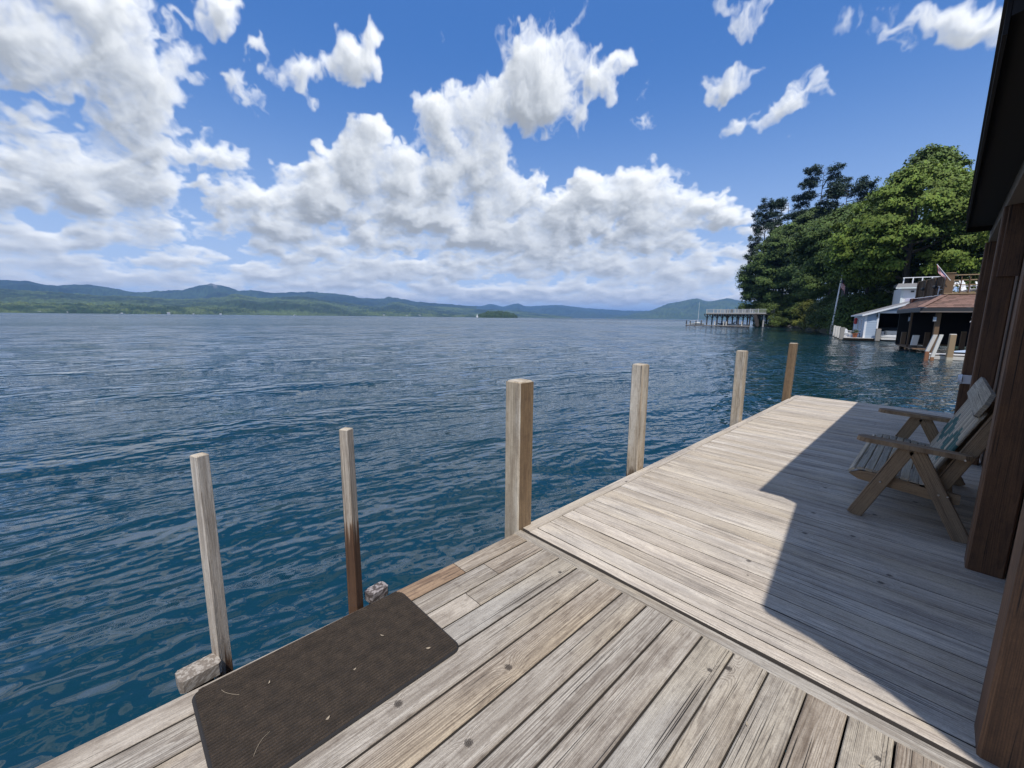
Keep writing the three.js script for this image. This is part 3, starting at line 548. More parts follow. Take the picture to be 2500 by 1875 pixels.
// ---------------------------------------------------------------- slatted loveseat on the deck, facing the water
{
  const t = thing('garden_loveseat', 'weathered wooden slatted loveseat with teal diamond pattern on its back, facing the water', 'bench', [0, 0, -4.97]);
  const R = rng(77), C = CHAIR_WOOD, S = SLAT_WOOD.map((m) => { const c = m.clone(); c.vertexColors = true; return c; }), W = 1.46, bolt = paint(0.75, 0.73, 0.70, 0.3, { metalness: 1 });
  const Z = [W / 2, -W / 2];
  const screw = (x, y, z, s) => obj('bolt', pole(V(x, y, z), V(x, y, z + s * 0.008), 0.008, 0.005, 8), bolt, t);
  for (const z of Z) {
    const s = Math.sign(z), out = z + s * 0.02;
    obj('leg', between(V(-0.345, 0, out), V(-0.095, 0.605, out), 0.095, 0.036, { c: 0.005, side: V(1, 0, 0), u0: R() * 0.5, lv: 0.1 }), C[0], t);
    obj('leg', between(V(0.262, 0, out), V(-0.045, 0.605, out), 0.095, 0.036, { c: 0.005, side: V(1, 0, 0), u0: R() * 0.5, lv: 0.1 }), C[1], t);
    // arm: rounded front end
    const arm = []; for (let k = 0; k <= 8; k++) { const a = Math.PI / 2 + k / 8 * Math.PI; arm.push([-0.335 + Math.cos(a) * 0.06, Math.sin(a) * 0.06]); } arm.push([0.20, -0.045], [0.235, -0.02], [0.235, 0.02], [0.20, 0.045]);
    const ag = prism(arm.map(([a, b]) => [a, b]), 0.034, { s1: 0.985 }); const up = ag.attributes.uv, pp = ag.attributes.position; for (let i = 0; i < up.count; i++) up.setXY(i, pp.getX(i) / 3.6 + 0.3, pp.getZ(i) / 0.14 + 0.5);
    const am = obj('arm', ag, C[0], t); am.position.set(0, 0.606, z + s * 0.015); am.rotation.z = -0.035;
    // curved side rail carrying the seat
    const o = []; for (let k = 0; k <= 10; k++) { const u = k / 10; o.push([-0.415 + u * 0.63, 0.365 + Math.sin(u * 2.4) * 0.022 - u * 0.055 - (u < 0.12 ? (0.12 - u) * 0.35 : 0)]); } for (let k = 10; k >= 0; k--) { const u = k / 10; o.push([-0.415 + u * 0.63, 0.295 - u * 0.055 + (u > 0.9 ? 0.02 : 0) + (u < 0.1 ? 0.03 : 0)]); }
    const rg = plate(o, 0.034).translate(0, 0, z - (s > 0 ? 0.034 : 0) - s * 0.002); { const u = rg.attributes.uv, p = rg.attributes.position; for (let i = 0; i < u.count; i++) u.setXY(i, p.getX(i) / 3.6 + 0.4, p.getY(i) / 0.14); }
    obj('side_rail', rg, C[1], t);
    obj('back_support', between(V(0.075, 0.27, z - s * 0.05), V(0.335, 0.93, z - s * 0.05), 0.09, 0.034, { c: 0.005, u0: R() * 0.4, lv: 0.1 }), C[0], t);
    screw(-0.215, 0.315, out + s * 0.018, s); screw(0.105, 0.31, out + s * 0.018, s); screw(0.20, 0.605, z + s * 0.075, s); screw(0.15, 0.31, out + s * 0.012, s);
  }
  obj('back_support', between(V(0.075, 0.27, 0), V(0.335, 0.93, 0), 0.09, 0.034, { c: 0.005, lv: 0.1 }), C[0], t);
  obj('side_rail', between(V(-0.38, 0.315, 0), V(0.2, 0.29, 0), 0.06, 0.034, { side: V(0, 1, 0), c: 0.004, lv: 0.1 }), C[0], t);
  obj('stretcher', between(V(0.16, 0.265, -W / 2), V(0.16, 0.265, W / 2), 0.034, 0.08, { c: 0.004, lv: 0.1 }), C[1], t);
  // seat slats across the width
  const white = (g) => { g.setAttribute('color', new THREE.Float32BufferAttribute(new Float32Array(g.attributes.position.count * 3).fill(1), 3)); return g; };
  for (let k = 0; k < 9; k++) {
    const u = (k + 0.5) / 9, x = -0.425 + u * 0.47, y = 0.378 + Math.sin(u * 2.6) * 0.022 - u * 0.05 - (k === 0 ? 0.022 : 0), tilt = k === 0 ? 0.75 : k === 1 ? 0.16 : -0.08 - u * 0.05;
    const g = white(prism(rect(0.047, 0.02, 0.004), W - 0.004, { u0: R() * 0.55, lv: 0.06 }).rotateX(Math.PI / 2).translate(0, 0, -W / 2 + 0.002));
    const m = obj('seat_slat', g, S[k % 2], t); m.position.set(x, y, 0); m.rotation.z = tilt;
  }
  // back slats: upright boards with stepped teal diamonds painted across them
  const n = 14, bw = (W - 0.06) / n, teal = [0.055, 0.22, 0.26];
  for (let i = 0; i < n; i++) {
    const z = -W / 2 + 0.03 + bw * (i + 0.5), q = Math.abs(((i % 7) - 3)), half = 0.15 - q * 0.038, mid = 0.245 + ((i % 7) - 3) * 0.012;
    const cuts = [0, Math.max(0.02, mid - half), mid - half * 0.35, mid + half * 0.35, Math.min(0.46, mid + half), 0.55], gs = [];
    for (let k = 0; k < 5; k++) {
      const L = cuts[k + 1] - cuts[k], g = prism(rect(0.018, bw - 0.012, 0.005), L, { u0: 0.05 + i * 0.04 + cuts[k] / 3.6, lv: bw, s1: k === 4 ? 0.97 : 1 }).translate(0, cuts[k], 0);
      const on = half > 0.03 && (k === 1 || k === 3 || (k === 2 && q > 0)), c = new Float32Array(g.attributes.position.count * 3);
      for (let v = 0; v < c.length; v++) c[v] = on ? teal[v % 3] * 1.5 : 1;
      g.setAttribute('color', new THREE.Float32BufferAttribute(c, 3)); gs.push(g);
    }
    gs.push(white(prism(ring((bw - 0.012) / 2, 12), 0.018).rotateZ(Math.PI / 2).translate(0.009, 0.55, 0)));
    const m = obj('back_slat', mergeGeometries(gs), S[i % 2], t); m.position.set(0.035, 0.385, z); m.rotation.z = -0.385;
  }
  // headboard with clipped corners
  const hb = plate([[-W / 2 + 0.03, 0], [-W / 2 - 0.0, 0.10], [-W / 2 + 0.09, 0.175], [W / 2 - 0.09, 0.175], [W / 2, 0.10], [W / 2 - 0.03, 0]], 0.026);
  { const u = hb.attributes.uv, p = hb.attributes.position; for (let i = 0; i < u.count; i++) u.setXY(i, p.getX(i) / 3.6 + 0.5, p.getY(i) / 0.15); white(hb); }
  const h = obj('headboard', hb.rotateY(-Math.PI / 2), S[1], t); h.position.set(0.225, 0.895, 0); h.rotation.z = -0.385;
}

// ---------------------------------------------------------------- boathouse at the right: posts, sister boards, beam, eave
{
  const t = thing('boathouse', 'dark brown stained boathouse porch with square posts and low black eave at the right edge', 'boathouse');
  const roof_black = paint(0.010, 0.009, 0.010, 0.9), trim = paint(0.16, 0.13, 0.105, 0.85), B = STAINED;  // near-black roof stain, also keeps the eave underside dark against deck bounce
  const post = (x, z, top, s = 0.165, u = 0) => obj('post', prism(rect(s, s, 0.010), top + 0.4, { lv: s * 1.02, u0: u, v0: -0.08, wrapV: 0.5 }).translate(x + s / 2, -0.4, z - s / 2), B[0], t);
  post(0.262, -2.10, 2.5, 0.18, 0.05);
  post(0.265, -3.775, 2.72, 0.165, 0.0);
  post(0.255, -6.70, 2.72, 0.165, 0.12);
  post(0.245, -9.50, 2.72, 0.165, 0.2);
  for (const [x, z] of [[0.29, -6.70], [0.285, -9.50], [0.31, -3.775]]) obj('sister_board', box(x, x + 0.15, 2.02, 2.88, z + 0.001, z + 0.041, 0.004, { u0: 0.3, lv: 0.3 }), B[1], t);
  obj('beam', box(0.27, 0.41, 2.722, 2.872, -9.55, -3.05, 0.006), trim, t);
  for (let z = -9.6; z < -2.3; z += 0.205) obj('wall_board', box(0.445, 0.47, -0.3, 2.87, z, z + 0.20, 0.003, { lv: 0.2, u0: (z * 7.3) % 0.3 + 0.3 }), B[(Math.round(z * 5) & 1)], t);
  for (let x = 0.48; x < 3.4; x += 0.205) obj('wall_board', box(x, x + 0.20, -0.3, 2.92, -2.19, -2.165, 0.003, { lv: 0.2, u0: (x * 7.3) % 0.3 + 0.3 }), B[(Math.round(x * 5) & 1)], t);
  // roof outline: long straight eave, unseen near steps shaped to cast the deck shadow edge
  const out = [[0.03, -9.3], [0.03, -3.106], [0.297, -2.964], [0.497, -1.266], [0.707, -1.219], [1.0, -1.10], [1.267, -0.935], [3.6, 0.3], [3.6, -9.3]];
  const sh = new THREE.Shape(out.map(([x, z]) => new THREE.Vector2(x, -z)));
  const rf = obj('roof', new THREE.ExtrudeGeometry(sh, { depth: 0.10, bevelEnabled: false }).rotateX(-Math.PI / 2).translate(0, 2.93, 0), roof_black, t);
  obj('fascia', box(0.012, 0.028, 2.86, 3.035, -9.3, -3.11), roof_black, t);
  obj('fascia', box(0.028, 1.5, 2.86, 3.03, -9.318, -9.302), roof_black, t);
  obj('shingle_edge', box(-0.002, 0.3, 3.036, 3.05, -9.32, -3.0), paint(0.03, 0.028, 0.03, 0.95), t);
  void rf;
  // small white fixture on the farthest post
  const f = thing('dock_light', 'small white light fixture on the farthest boathouse post, above the loveseat', 'light', [0.31, 0.62, -9.40]);
  const wh = paint(0.72, 0.72, 0.72, 0.5);
  obj('housing', box(-0.055, 0.10, 0, 0.125, -0.05, 0.05, 0.012), wh, f);
  obj('lens', pole(V(-0.056, 0.063, 0), V(-0.10, 0.063, 0), 0.075, 0.06, 14), paint(0.62, 0.66, 0.70, 0.35), f);
  obj('arm', box(0.10, 0.16, 0.03, 0.09, -0.03, 0.03), wh, f);
}
console.log('dock done');

// ---------------------------------------------------------------- neighbours along the right shore; all stand turned by TURN to the viewer's deck
const TURN = 0.2;
const WHITE = paint(0.78, 0.79, 0.80, 0.55), SIDING = paint(0.38, 0.46, 0.56, 0.6), GREYROOF = paint(0.20, 0.20, 0.205, 0.95), BLACK = paint(0.012, 0.011, 0.010, 0.9), BROWN = paint(0.115, 0.068, 0.036, 0.85), BROWN2 = paint(0.16, 0.10, 0.055, 0.85), TAN = paint(0.33, 0.235, 0.135, 0.85), BLEACHED = paint(0.62, 0.59, 0.53, 0.85), DOCKGREY = paint(0.50, 0.48, 0.45, 0.85), STONE = paint(0.30, 0.28, 0.25, 0.95), DARKMETAL = paint(0.03, 0.032, 0.035, 0.5), GELCOAT = new THREE.MeshPhysicalMaterial({ color: lin(0.80, 0.80, 0.78), roughness: 0.3, clearcoat: 0.6 }), GLASS = new THREE.MeshPhysicalMaterial({ color: lin(0.06, 0.07, 0.08), roughness: 0.08, clearcoat: 1 });
const clap = (parent, x0, x1, y0, y1, z, rise, mat, topAt) => {   // clapboards on a wall facing +z
  for (let y = y0; y < y1 - 0.02; y += rise) { const t = Math.min(y + rise, y1), xa = topAt ? Math.max(x0, topAt(t)) : x0; if (xa < x1) { const g = poly([[xa, y, z + 0.022], [x1, y, z + 0.022], [x1, t, z + 0.004], [xa, t, z + 0.004]]); const b = poly([[xa, y, z], [x1, y, z], [x1, y, z + 0.022], [xa, y, z + 0.022]]); obj('clapboard', mergeGeometries([g, b]), mat, parent); } }
};
// white boathouse with its open bay
{
  const t = thing('white_boathouse', 'pale blue clapboard boathouse with white corner boards, grey roof and open dark bay', 'boathouse', [-6.4, -0.3, -60.9], TURN);
  const D = 12.5, Wd = 9.6, eave = 2.6, pitch = 0.34, ridgeY = eave + pitch * (Wd / 2 + 0.35), yAt = (x) => eave + 0.02 + pitch * (Math.min(x, Wd - x) + 0.35);
  obj('floor', box(0, Wd, -0.25, 0, -D, -0.9), DOCKGREY, t);
  // left wall as clapboards with two narrow windows
  obj('wall', box(0.0, 0.1, 0, eave + 0.08, -D, -0.02), SIDING, t);
  for (let y = 0; y < eave; y += 0.19) obj('clapboard', poly([[-0.024, y, -0.02], [-0.024, y, -D], [-0.004, y + 0.19, -D], [-0.004, y + 0.19, -0.02]]), SIDING, t);
  for (const z of [-3.2, -6.6]) { const w = obj('window', box(-0.05, -0.026, 0.8, 2.1, z - 0.55, z + 0.55), WHITE, t); obj('pane', box(-0.058, -0.052, 0.88, 2.02, z - 0.45, z - 0.03), paint(0.55, 0.6, 0.66, 0.2), w); obj('pane', box(-0.058, -0.052, 0.88, 2.02, z + 0.03, z + 0.45), paint(0.55, 0.6, 0.66, 0.2), w); }
  // front: siding panel, trim, header over the bay, gable
  obj('wall', box(0.02, 1.06, 0, 2.72, -0.12, -0.001), SIDING, t);
  clap(t, 0.1, 1.0, 0.02, 2.7, 0, 0.19, SIDING);
  obj('corner_board', box(-0.06, 0.12, 0, eave + 0.05, -0.1, 0.045), WHITE, t);
  obj('corner_board', box(0.98, 1.12, 0, 2.78, -0.1, 0.045), WHITE, t);
  obj('corner_board', box(Wd - 1.1, Wd, 0, 2.7, -0.1, 0.04), WHITE, t);
  obj('header', box(1.12, Wd - 1.1, 2.72, 2.93, -0.1, 0.04), WHITE, t);
  clap(t, 0.4, Wd / 2, 2.93, ridgeY - 0.15, 0, 0.19, SIDING, (y) => (y - eave - 0.02) / pitch - 0.2);
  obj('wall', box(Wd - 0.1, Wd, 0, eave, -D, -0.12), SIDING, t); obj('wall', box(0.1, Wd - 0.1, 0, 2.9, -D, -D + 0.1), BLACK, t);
  // roof planes with white rake boards and eave board
  const e0 = -0.35, z0 = 0.35, z1 = -D - 0.35;
  obj('roof', slab([[e0, eave, z0], [Wd / 2, ridgeY, z0], [Wd / 2, ridgeY, z1], [e0, eave, z1]], 0.08), GREYROOF, t);
  obj('roof', slab([[Wd / 2 + 0.001, ridgeY, z0], [Wd - e0, eave, z0], [Wd - e0, eave, z1], [Wd / 2 + 0.001, ridgeY, z1]], 0.08), GREYROOF, t);
  obj('rake_board', slab([[e0 - 0.02, eave - 0.02, z0 + 0.035], [Wd / 2, ridgeY - 0.02, z0 + 0.035], [Wd / 2, ridgeY - 0.02, z0 + 0.003], [e0 - 0.02, eave - 0.02, z0 + 0.003]], 0.20), WHITE, t);
  obj('eave_board', box(e0 - 0.03, e0 - 0.002, eave - 0.17, eave - 0.01, z1, z0), WHITE, t);
  obj('soffit', slab([[e0, eave - 0.1, z0 - 0.02], [0, eave - 0.1, z0 - 0.02], [0, eave - 0.1, z1], [e0, eave - 0.1, z1]], 0.02), WHITE, t);
  const lamp = obj('wall_lantern', mergeGeometries([box(0.86, 0.98, 2.30, 2.52, 0.05, 0.17), prism(ring(0.10, 4, 0.78), 0.1, { s1: 0.2 }).translate(0.92, 2.52, 0.11)]), DARKMETAL, t); void lamp;
  obj('bay_post', box(Wd - 4.6, Wd - 4.4, -0.3, 2.72, -6.2, -6.0), BROWN, t);
}
// its dock with pilings
const local = (x, z, o = [-6.4, -60.9]) => [o[0] + x * Math.cos(TURN) + z * Math.sin(TURN), o[1] - x * Math.sin(TURN) + z * Math.cos(TURN)];
{
  const t = thing('narrow_dock', 'pale narrow dock along the left wall of the white boathouse', 'dock', [-6.4, -0.3, -60.9], TURN);
  const R = rng(3);
  for (let z = -25; z < 0.1; z += 0.5) obj('plank', box(-1.75, z < -12.6 ? 2.5 : -0.06, -0.05 - R() * 0.01, 0, z, z + 0.485), DOCKGREY, t);
  obj('plank', box(-0.1, 1.1, -0.06, -0.002, 0.06, 0.5), DOCKGREY, t);
  obj('rim_joist', box(-1.76, -1.70, -0.30, -0.06, -25, 0.12), DOCKGREY, t); obj('rim_joist', box(-1.70, 1.1, -0.32, -0.065, 0.1, 0.16), BROWN2, t);
}
function piling(label, x, z, top, w, mat, o = {}) {
  const t = thing('piling', label, 'piling', [x, WATER_Y, z], o.turn ?? TURN, o.group);
  const h = top - WATER_Y, k = o.foot ?? 0.22;
  obj('shaft', prism(rect(w, o.d ?? w, w * 0.08), h - k, { off1: o.lean ?? [0, 0], s1: o.s1 ?? 1 }).translate(0, k, 0), mat, t);
  obj('foot', prism(rect(w * 1.01, (o.d ?? w) * 1.01, w * 0.08), k + 1.5).translate(0, -1.5, 0), o.footMat ?? paint(0.055, 0.05, 0.04, 0.9), t);
  if (o.cap) obj('cap', prism(rect(w, o.d ?? w, w * 0.08), 0.03, { s1: 0.9 }).translate((o.lean ?? [0, 0])[0], h, (o.lean ?? [0, 0])[1]), o.cap, t);
  return t;
}
{
  const P = [[0, 0.82, 0.42, STONE, 'grey weathered piling at the front corner of the white boathouse dock'], [-5, 0.86, 0.26, BLEACHED, 'bleached piling second from the front corner of the white boathouse dock'], [-9, 0.86, 0.34, BLEACHED, 'broad bleached piling in the middle of the white boathouse dock row'], [-14, 0.90, 0.26, BLEACHED, 'bleached piling just in front of the flagpole piling'], [-20.6, 0.92, 0.42, STONE, 'grey weathered piling at the foot of the flagpole']];
  for (const [z, top, w, m, label] of P) { const [x, zz] = local(-1.92, z); piling(label, x, zz, top, w, m, { group: 'pilings of the white boathouse dock', foot: 0.12 }); }
  const [px, pz] = local(1.15, 0.55); piling('brown round-topped piling between the siding and the open bay of the white boathouse', px, pz, 0.72, 0.42, STONE, { foot: 0.1, cap: BROWN2 });
}
// flagpole with limp flag
{
  const [x, z] = local(-1.92, -20.95), t = thing('flagpole', 'white flagpole leaning slightly right at the end of the white boathouse dock', 'flagpole', [x, 0.95, z]);
  obj('pole', pole(V(0, -0.6, 0), V(0.42, 7.9, 0), 0.12, 0.085, 10), WHITE, t);
  obj('finial', new THREE.SphereGeometry(0.13, 10, 8).translate(0.425, 7.98, 0), paint(0.6, 0.5, 0.25, 0.4), t);
  const cv = document.createElement('canvas'); cv.width = 380; cv.height = 200; const c = cv.getContext('2d');
  for (let i = 0; i < 13; i++) { c.fillStyle = i % 2 ? '#e8e4e0' : '#a8202e'; c.fillRect(0, i * 200 / 13, 380, 200 / 13 + 1); }
  c.fillStyle = '#26305c'; c.fillRect(0, 0, 152, 200 * 7 / 13); c.fillStyle = '#f0f0f0';
  for (let r = 0; r < 9; r++) for (let k = 0; k < (r % 2 ? 5 : 6); k++) { c.beginPath(); for (let a = 0; a < 10; a++) { const q = a * Math.PI / 5 - Math.PI / 2, rr = a % 2 ? 2 : 5; c.lineTo(13 + k * 25.3 + (r % 2 ? 12.6 : 0) + Math.cos(q) * rr, 11 + r * 10.8 + Math.sin(q) * rr); } c.fill(); }
  const tx = new THREE.CanvasTexture(cv); tx.colorSpace = THREE.SRGBColorSpace;
  const f = thing('flag', 'limp red, white and blue striped flag hanging from the white flagpole', 'flag', [x + 0.37, 7.80, z]);
  f.scale.set(1.15, 1.2, 1);
  const cloth = grid(26, 22, (u, v) => { const d = u * 0.62, drop = u * 1.05 + v * 0.98; return [0.05 + d * (0.75 + 0.25 * v) - v * 0.06 + Math.sin(u * 9 + v * 2) * 0.05, -drop * (0.82 + 0.1 * u), Math.sin(u * 14 + v * 3) * 0.09 * (0.3 + u)]; }, (u, v) => [u, 1 - v]);
  obj('cloth', cloth, new THREE.MeshStandardMaterial({ map: tx, roughness: 0.9 }), f);
}
// things on and in the white boathouse
{
  let [x, z] = local(-0.75, 0.02);
  const pot = thing('flower_pot', 'terracotta pot with a leafy plant on the dock corner by the white boathouse', 'plant pot', [x, -0.298, z], TURN);
  obj('pot', new THREE.LatheGeometry([[0, 0], [0.17, 0], [0.24, 0.42], [0.27, 0.42], [0.27, 0.5], [0.23, 0.5], [0.22, 0.44], [0, 0.44]].map(([a, b]) => new THREE.Vector2(a, b)), 18), paint(0.42, 0.14, 0.06, 0.8), pot);
  const R = rng(12), P = [], I = [];
  for (let k = 0; k < 240; k++) { const a = R() * 6.28, r = Math.sqrt(R()) * 0.3, h = 0.44 + R() * 0.5 * (1 - r), s = 0.05 + R() * 0.05, q = R() * 6.28, o = P.length / 3; P.push(Math.cos(a) * r, h, Math.sin(a) * r, Math.cos(a) * r + Math.cos(q) * s, h + s * 0.6, Math.sin(a) * r + Math.sin(q) * s, Math.cos(a) * r + Math.cos(q + 0.8) * s * 1.6, h + s * 0.3, Math.sin(a) * r + Math.sin(q + 0.8) * s * 1.6); I.push(o, o + 1, o + 2); }
  const g = new THREE.BufferGeometry(); g.setAttribute('position', new THREE.Float32BufferAttribute(P, 3)); g.setIndex(I); g.computeVertexNormals(); obj('foliage', g, paint(0.10, 0.12, 0.03, 0.8), pot);
  [x, z] = local(-0.28, -6.9);
  const buoy = thing('hanging_buoy', 'red buoy hanging under the left eave of the white boathouse', 'buoy', [x, 2.15, z]);
  obj('body', new THREE.CapsuleGeometry(0.17, 0.45, 6, 12).translate(0, -0.6, 0), paint(0.42, 0.035, 0.03, 0.5), buoy); obj('rope', pole(V(0, -0.25, 0), V(0, 0.14, 0), 0.02), WHITE, buoy); obj('tail_rope', pole(V(-0.02, -1.9, 0.02), V(0, -0.95, 0), 0.03), WHITE, buoy);
  const metalChair = (label, lx, lz, mat, turn) => {
    const [cx, cz] = local(lx, lz), c = thing('patio_chair', label, 'chair', [cx, -0.298, cz], turn, 'patio chairs on the white boathouse dock');
    for (const [a, b] of [[-0.24, -0.22], [0.24, -0.22], [-0.24, 0.22], [0.24, 0.22]]) obj('leg', pole(V(a, 0, b), V(a * 0.9, 0.45, b * 0.9), 0.022, 0.022, 6), mat, c);
    obj('seat', box(-0.25, 0.25, 0.44, 0.48, -0.25, 0.25, 0.02), mat, c);
    for (let k = -2; k <= 2; k++) obj('back_slat', between(V(k * 0.1, 0.48, -0.24), V(k * 0.11, 0.95 - Math.abs(k) * 0.03, -0.36), 0.05, 0.02), mat, c);
    for (const s of [-0.27, 0.27]) obj('arm', box(s - 0.03, s + 0.03, 0.66, 0.70, -0.28, 0.24), mat, c);
  };
  metalChair('white slatted patio chair nearest the terracotta pot', -1.35, -1.3, WHITE, 0.9); metalChair('white slatted patio chair behind the front corner piling', -1.1, -3.0, WHITE, 1.2); metalChair('dark patio chair against the pale blue wall behind the pot', -0.45, -1.1, DARKMETAL, 1.8);
  // motor boat, stern towards the viewer
  [x, z] = local(2.55, -1.0);
  const b = thing('motor_boat', 'white motor boat moored stern-out inside the white boathouse bay', 'boat', [x, WATER_Y, z], TURN);
  const sect = (zz, w, h) => [[-w, h, zz], [-w * 0.93, 0.08, zz], [0, -0.3, zz], [w * 0.93, 0.08, zz], [w, h, zz]];
  const rings = [sect(0, 1.06, 0.72), sect(-1.8, 1.12, 0.78), sect(-3.6, 1.0, 0.88), sect(-5.0, 0.6, 1.0), sect(-5.9, 0.05, 1.08)], gs = [];
  for (let i = 0; i < rings.length - 1; i++) for (let k = 0; k < 4; k++) gs.push(poly([rings[i][k], rings[i][k + 1], rings[i + 1][k + 1], rings[i + 1][k]]));
  gs.push(poly(rings[0])); gs.push(poly([rings[1][0], rings[1][4], rings[2][4], rings[2][0]]), poly([rings[2][0], rings[2][4], rings[3][4], rings[3][0]]), poly([rings[3][0], rings[3][4], rings[4][4], rings[4][0]]));
  obj('hull', mergeGeometries(gs), GELCOAT, b);
  obj('swim_platform', box(-1.0, 1.0, 0.20, 0.32, 0.02, 0.65, 0.05), GELCOAT, b); obj('stern_step', box(-0.98, 0.98, 0.42, 0.56, -0.3, 0.12, 0.04), paint(0.42, 0.44, 0.46, 0.5), b);
  obj('sunpad', box(-0.62, 0.95, 0.72, 1.16, -1.3, -0.05, 0.12), paint(0.55, 0.56, 0.55, 0.7), b); obj('seat', box(-0.98, -0.68, 0.72, 1.1, -1.0, -0.05, 0.04), paint(0.40, 0.42, 0.46, 0.7), b);
  obj('windscreen', slab([[-0.95, 1.5, -2.9], [0.95, 1.5, -2.9], [0.95, 0.95, -3.5], [-0.95, 0.95, -3.5]], 0.03), GLASS, b);
}
// white cottage behind
{
  const t = thing('white_cottage', 'small white two-window cottage with grey roof behind the white boathouse roof', 'cottage', [-4.6, 2.6, -74], TURN);
  obj('wall', box(0, 4.2, 0, 3.25, -6, 0), WHITE, t); obj('corner_board', box(-0.05, 0.16, 0, 3.2, -0.1, 0.04), paint(0.7, 0.76, 0.74, 0.6), t);
  for (const [a, b] of [[0.45, 1.55], [1.9, 2.9]]) { const w = obj('window', box(a, b, 0.5, 1.9, 0.01, 0.05), paint(0.62, 0.62, 0.70, 0.5), t); obj('pane', box(a + 0.1, b - 0.1, 0.6, 1.8, 0.052, 0.06), paint(0.50, 0.49, 0.60, 0.2), w); }
  for (const a of [0.85, 2.2]) obj('soffit_light', box(a, a + 0.3, 2.65, 2.85, 0.03, 0.2), DARKMETAL, t);
  obj('roof', slab([[-0.7, 3.28, 0.5], [4.6, 3.28, 0.5], [4.6, 3.95, -2.6], [-0.1, 3.95, -2.6]], 0.12), GREYROOF, t); obj('eave_board', box(-0.7, 4.6, 3.10, 3.25, 0.5, 0.54), paint(0.7, 0.76, 0.74, 0.6), t);
  obj('roof', box(-0.1, 4.5, 3.55, 3.9, -6, -2.62), GREYROOF, t);
  const rail = obj('roof_railing', box(0.25, 4.3, 4.62, 4.72, -2.55, -2.47), WHITE, t); for (const a of [0.3, 1.2, 2.1, 3.0, 3.9]) obj('baluster', box(a, a + 0.12, 3.9, 4.62, -2.56, -2.46), WHITE, rail);
}
// house glimpsed among the trunks
{
  const t = thing('hillside_house', 'pale grey house glimpsed between the tree trunks above the hedge', 'house', [-11.5, 5.0, -112], 0.1);
  obj('wall', box(0, 7, 0, 4.2, -6, 0), paint(0.34, 0.35, 0.36, 0.8), t); obj('roof', slab([[-0.6, 4.0, 0.6], [7.6, 4.0, 0.6], [7.6, 6.2, -3], [-0.6, 6.2, -3]], 0.15), GREYROOF, t);
  for (const a of [1, 3.2, 5.2]) { const w = obj('window', box(a, a + 1.1, 1.5, 3.0, 0.01, 0.06), WHITE, t); obj('pane', box(a + 0.1, a + 1.0, 1.6, 2.9, 0.062, 0.07), GLASS, w); }
}
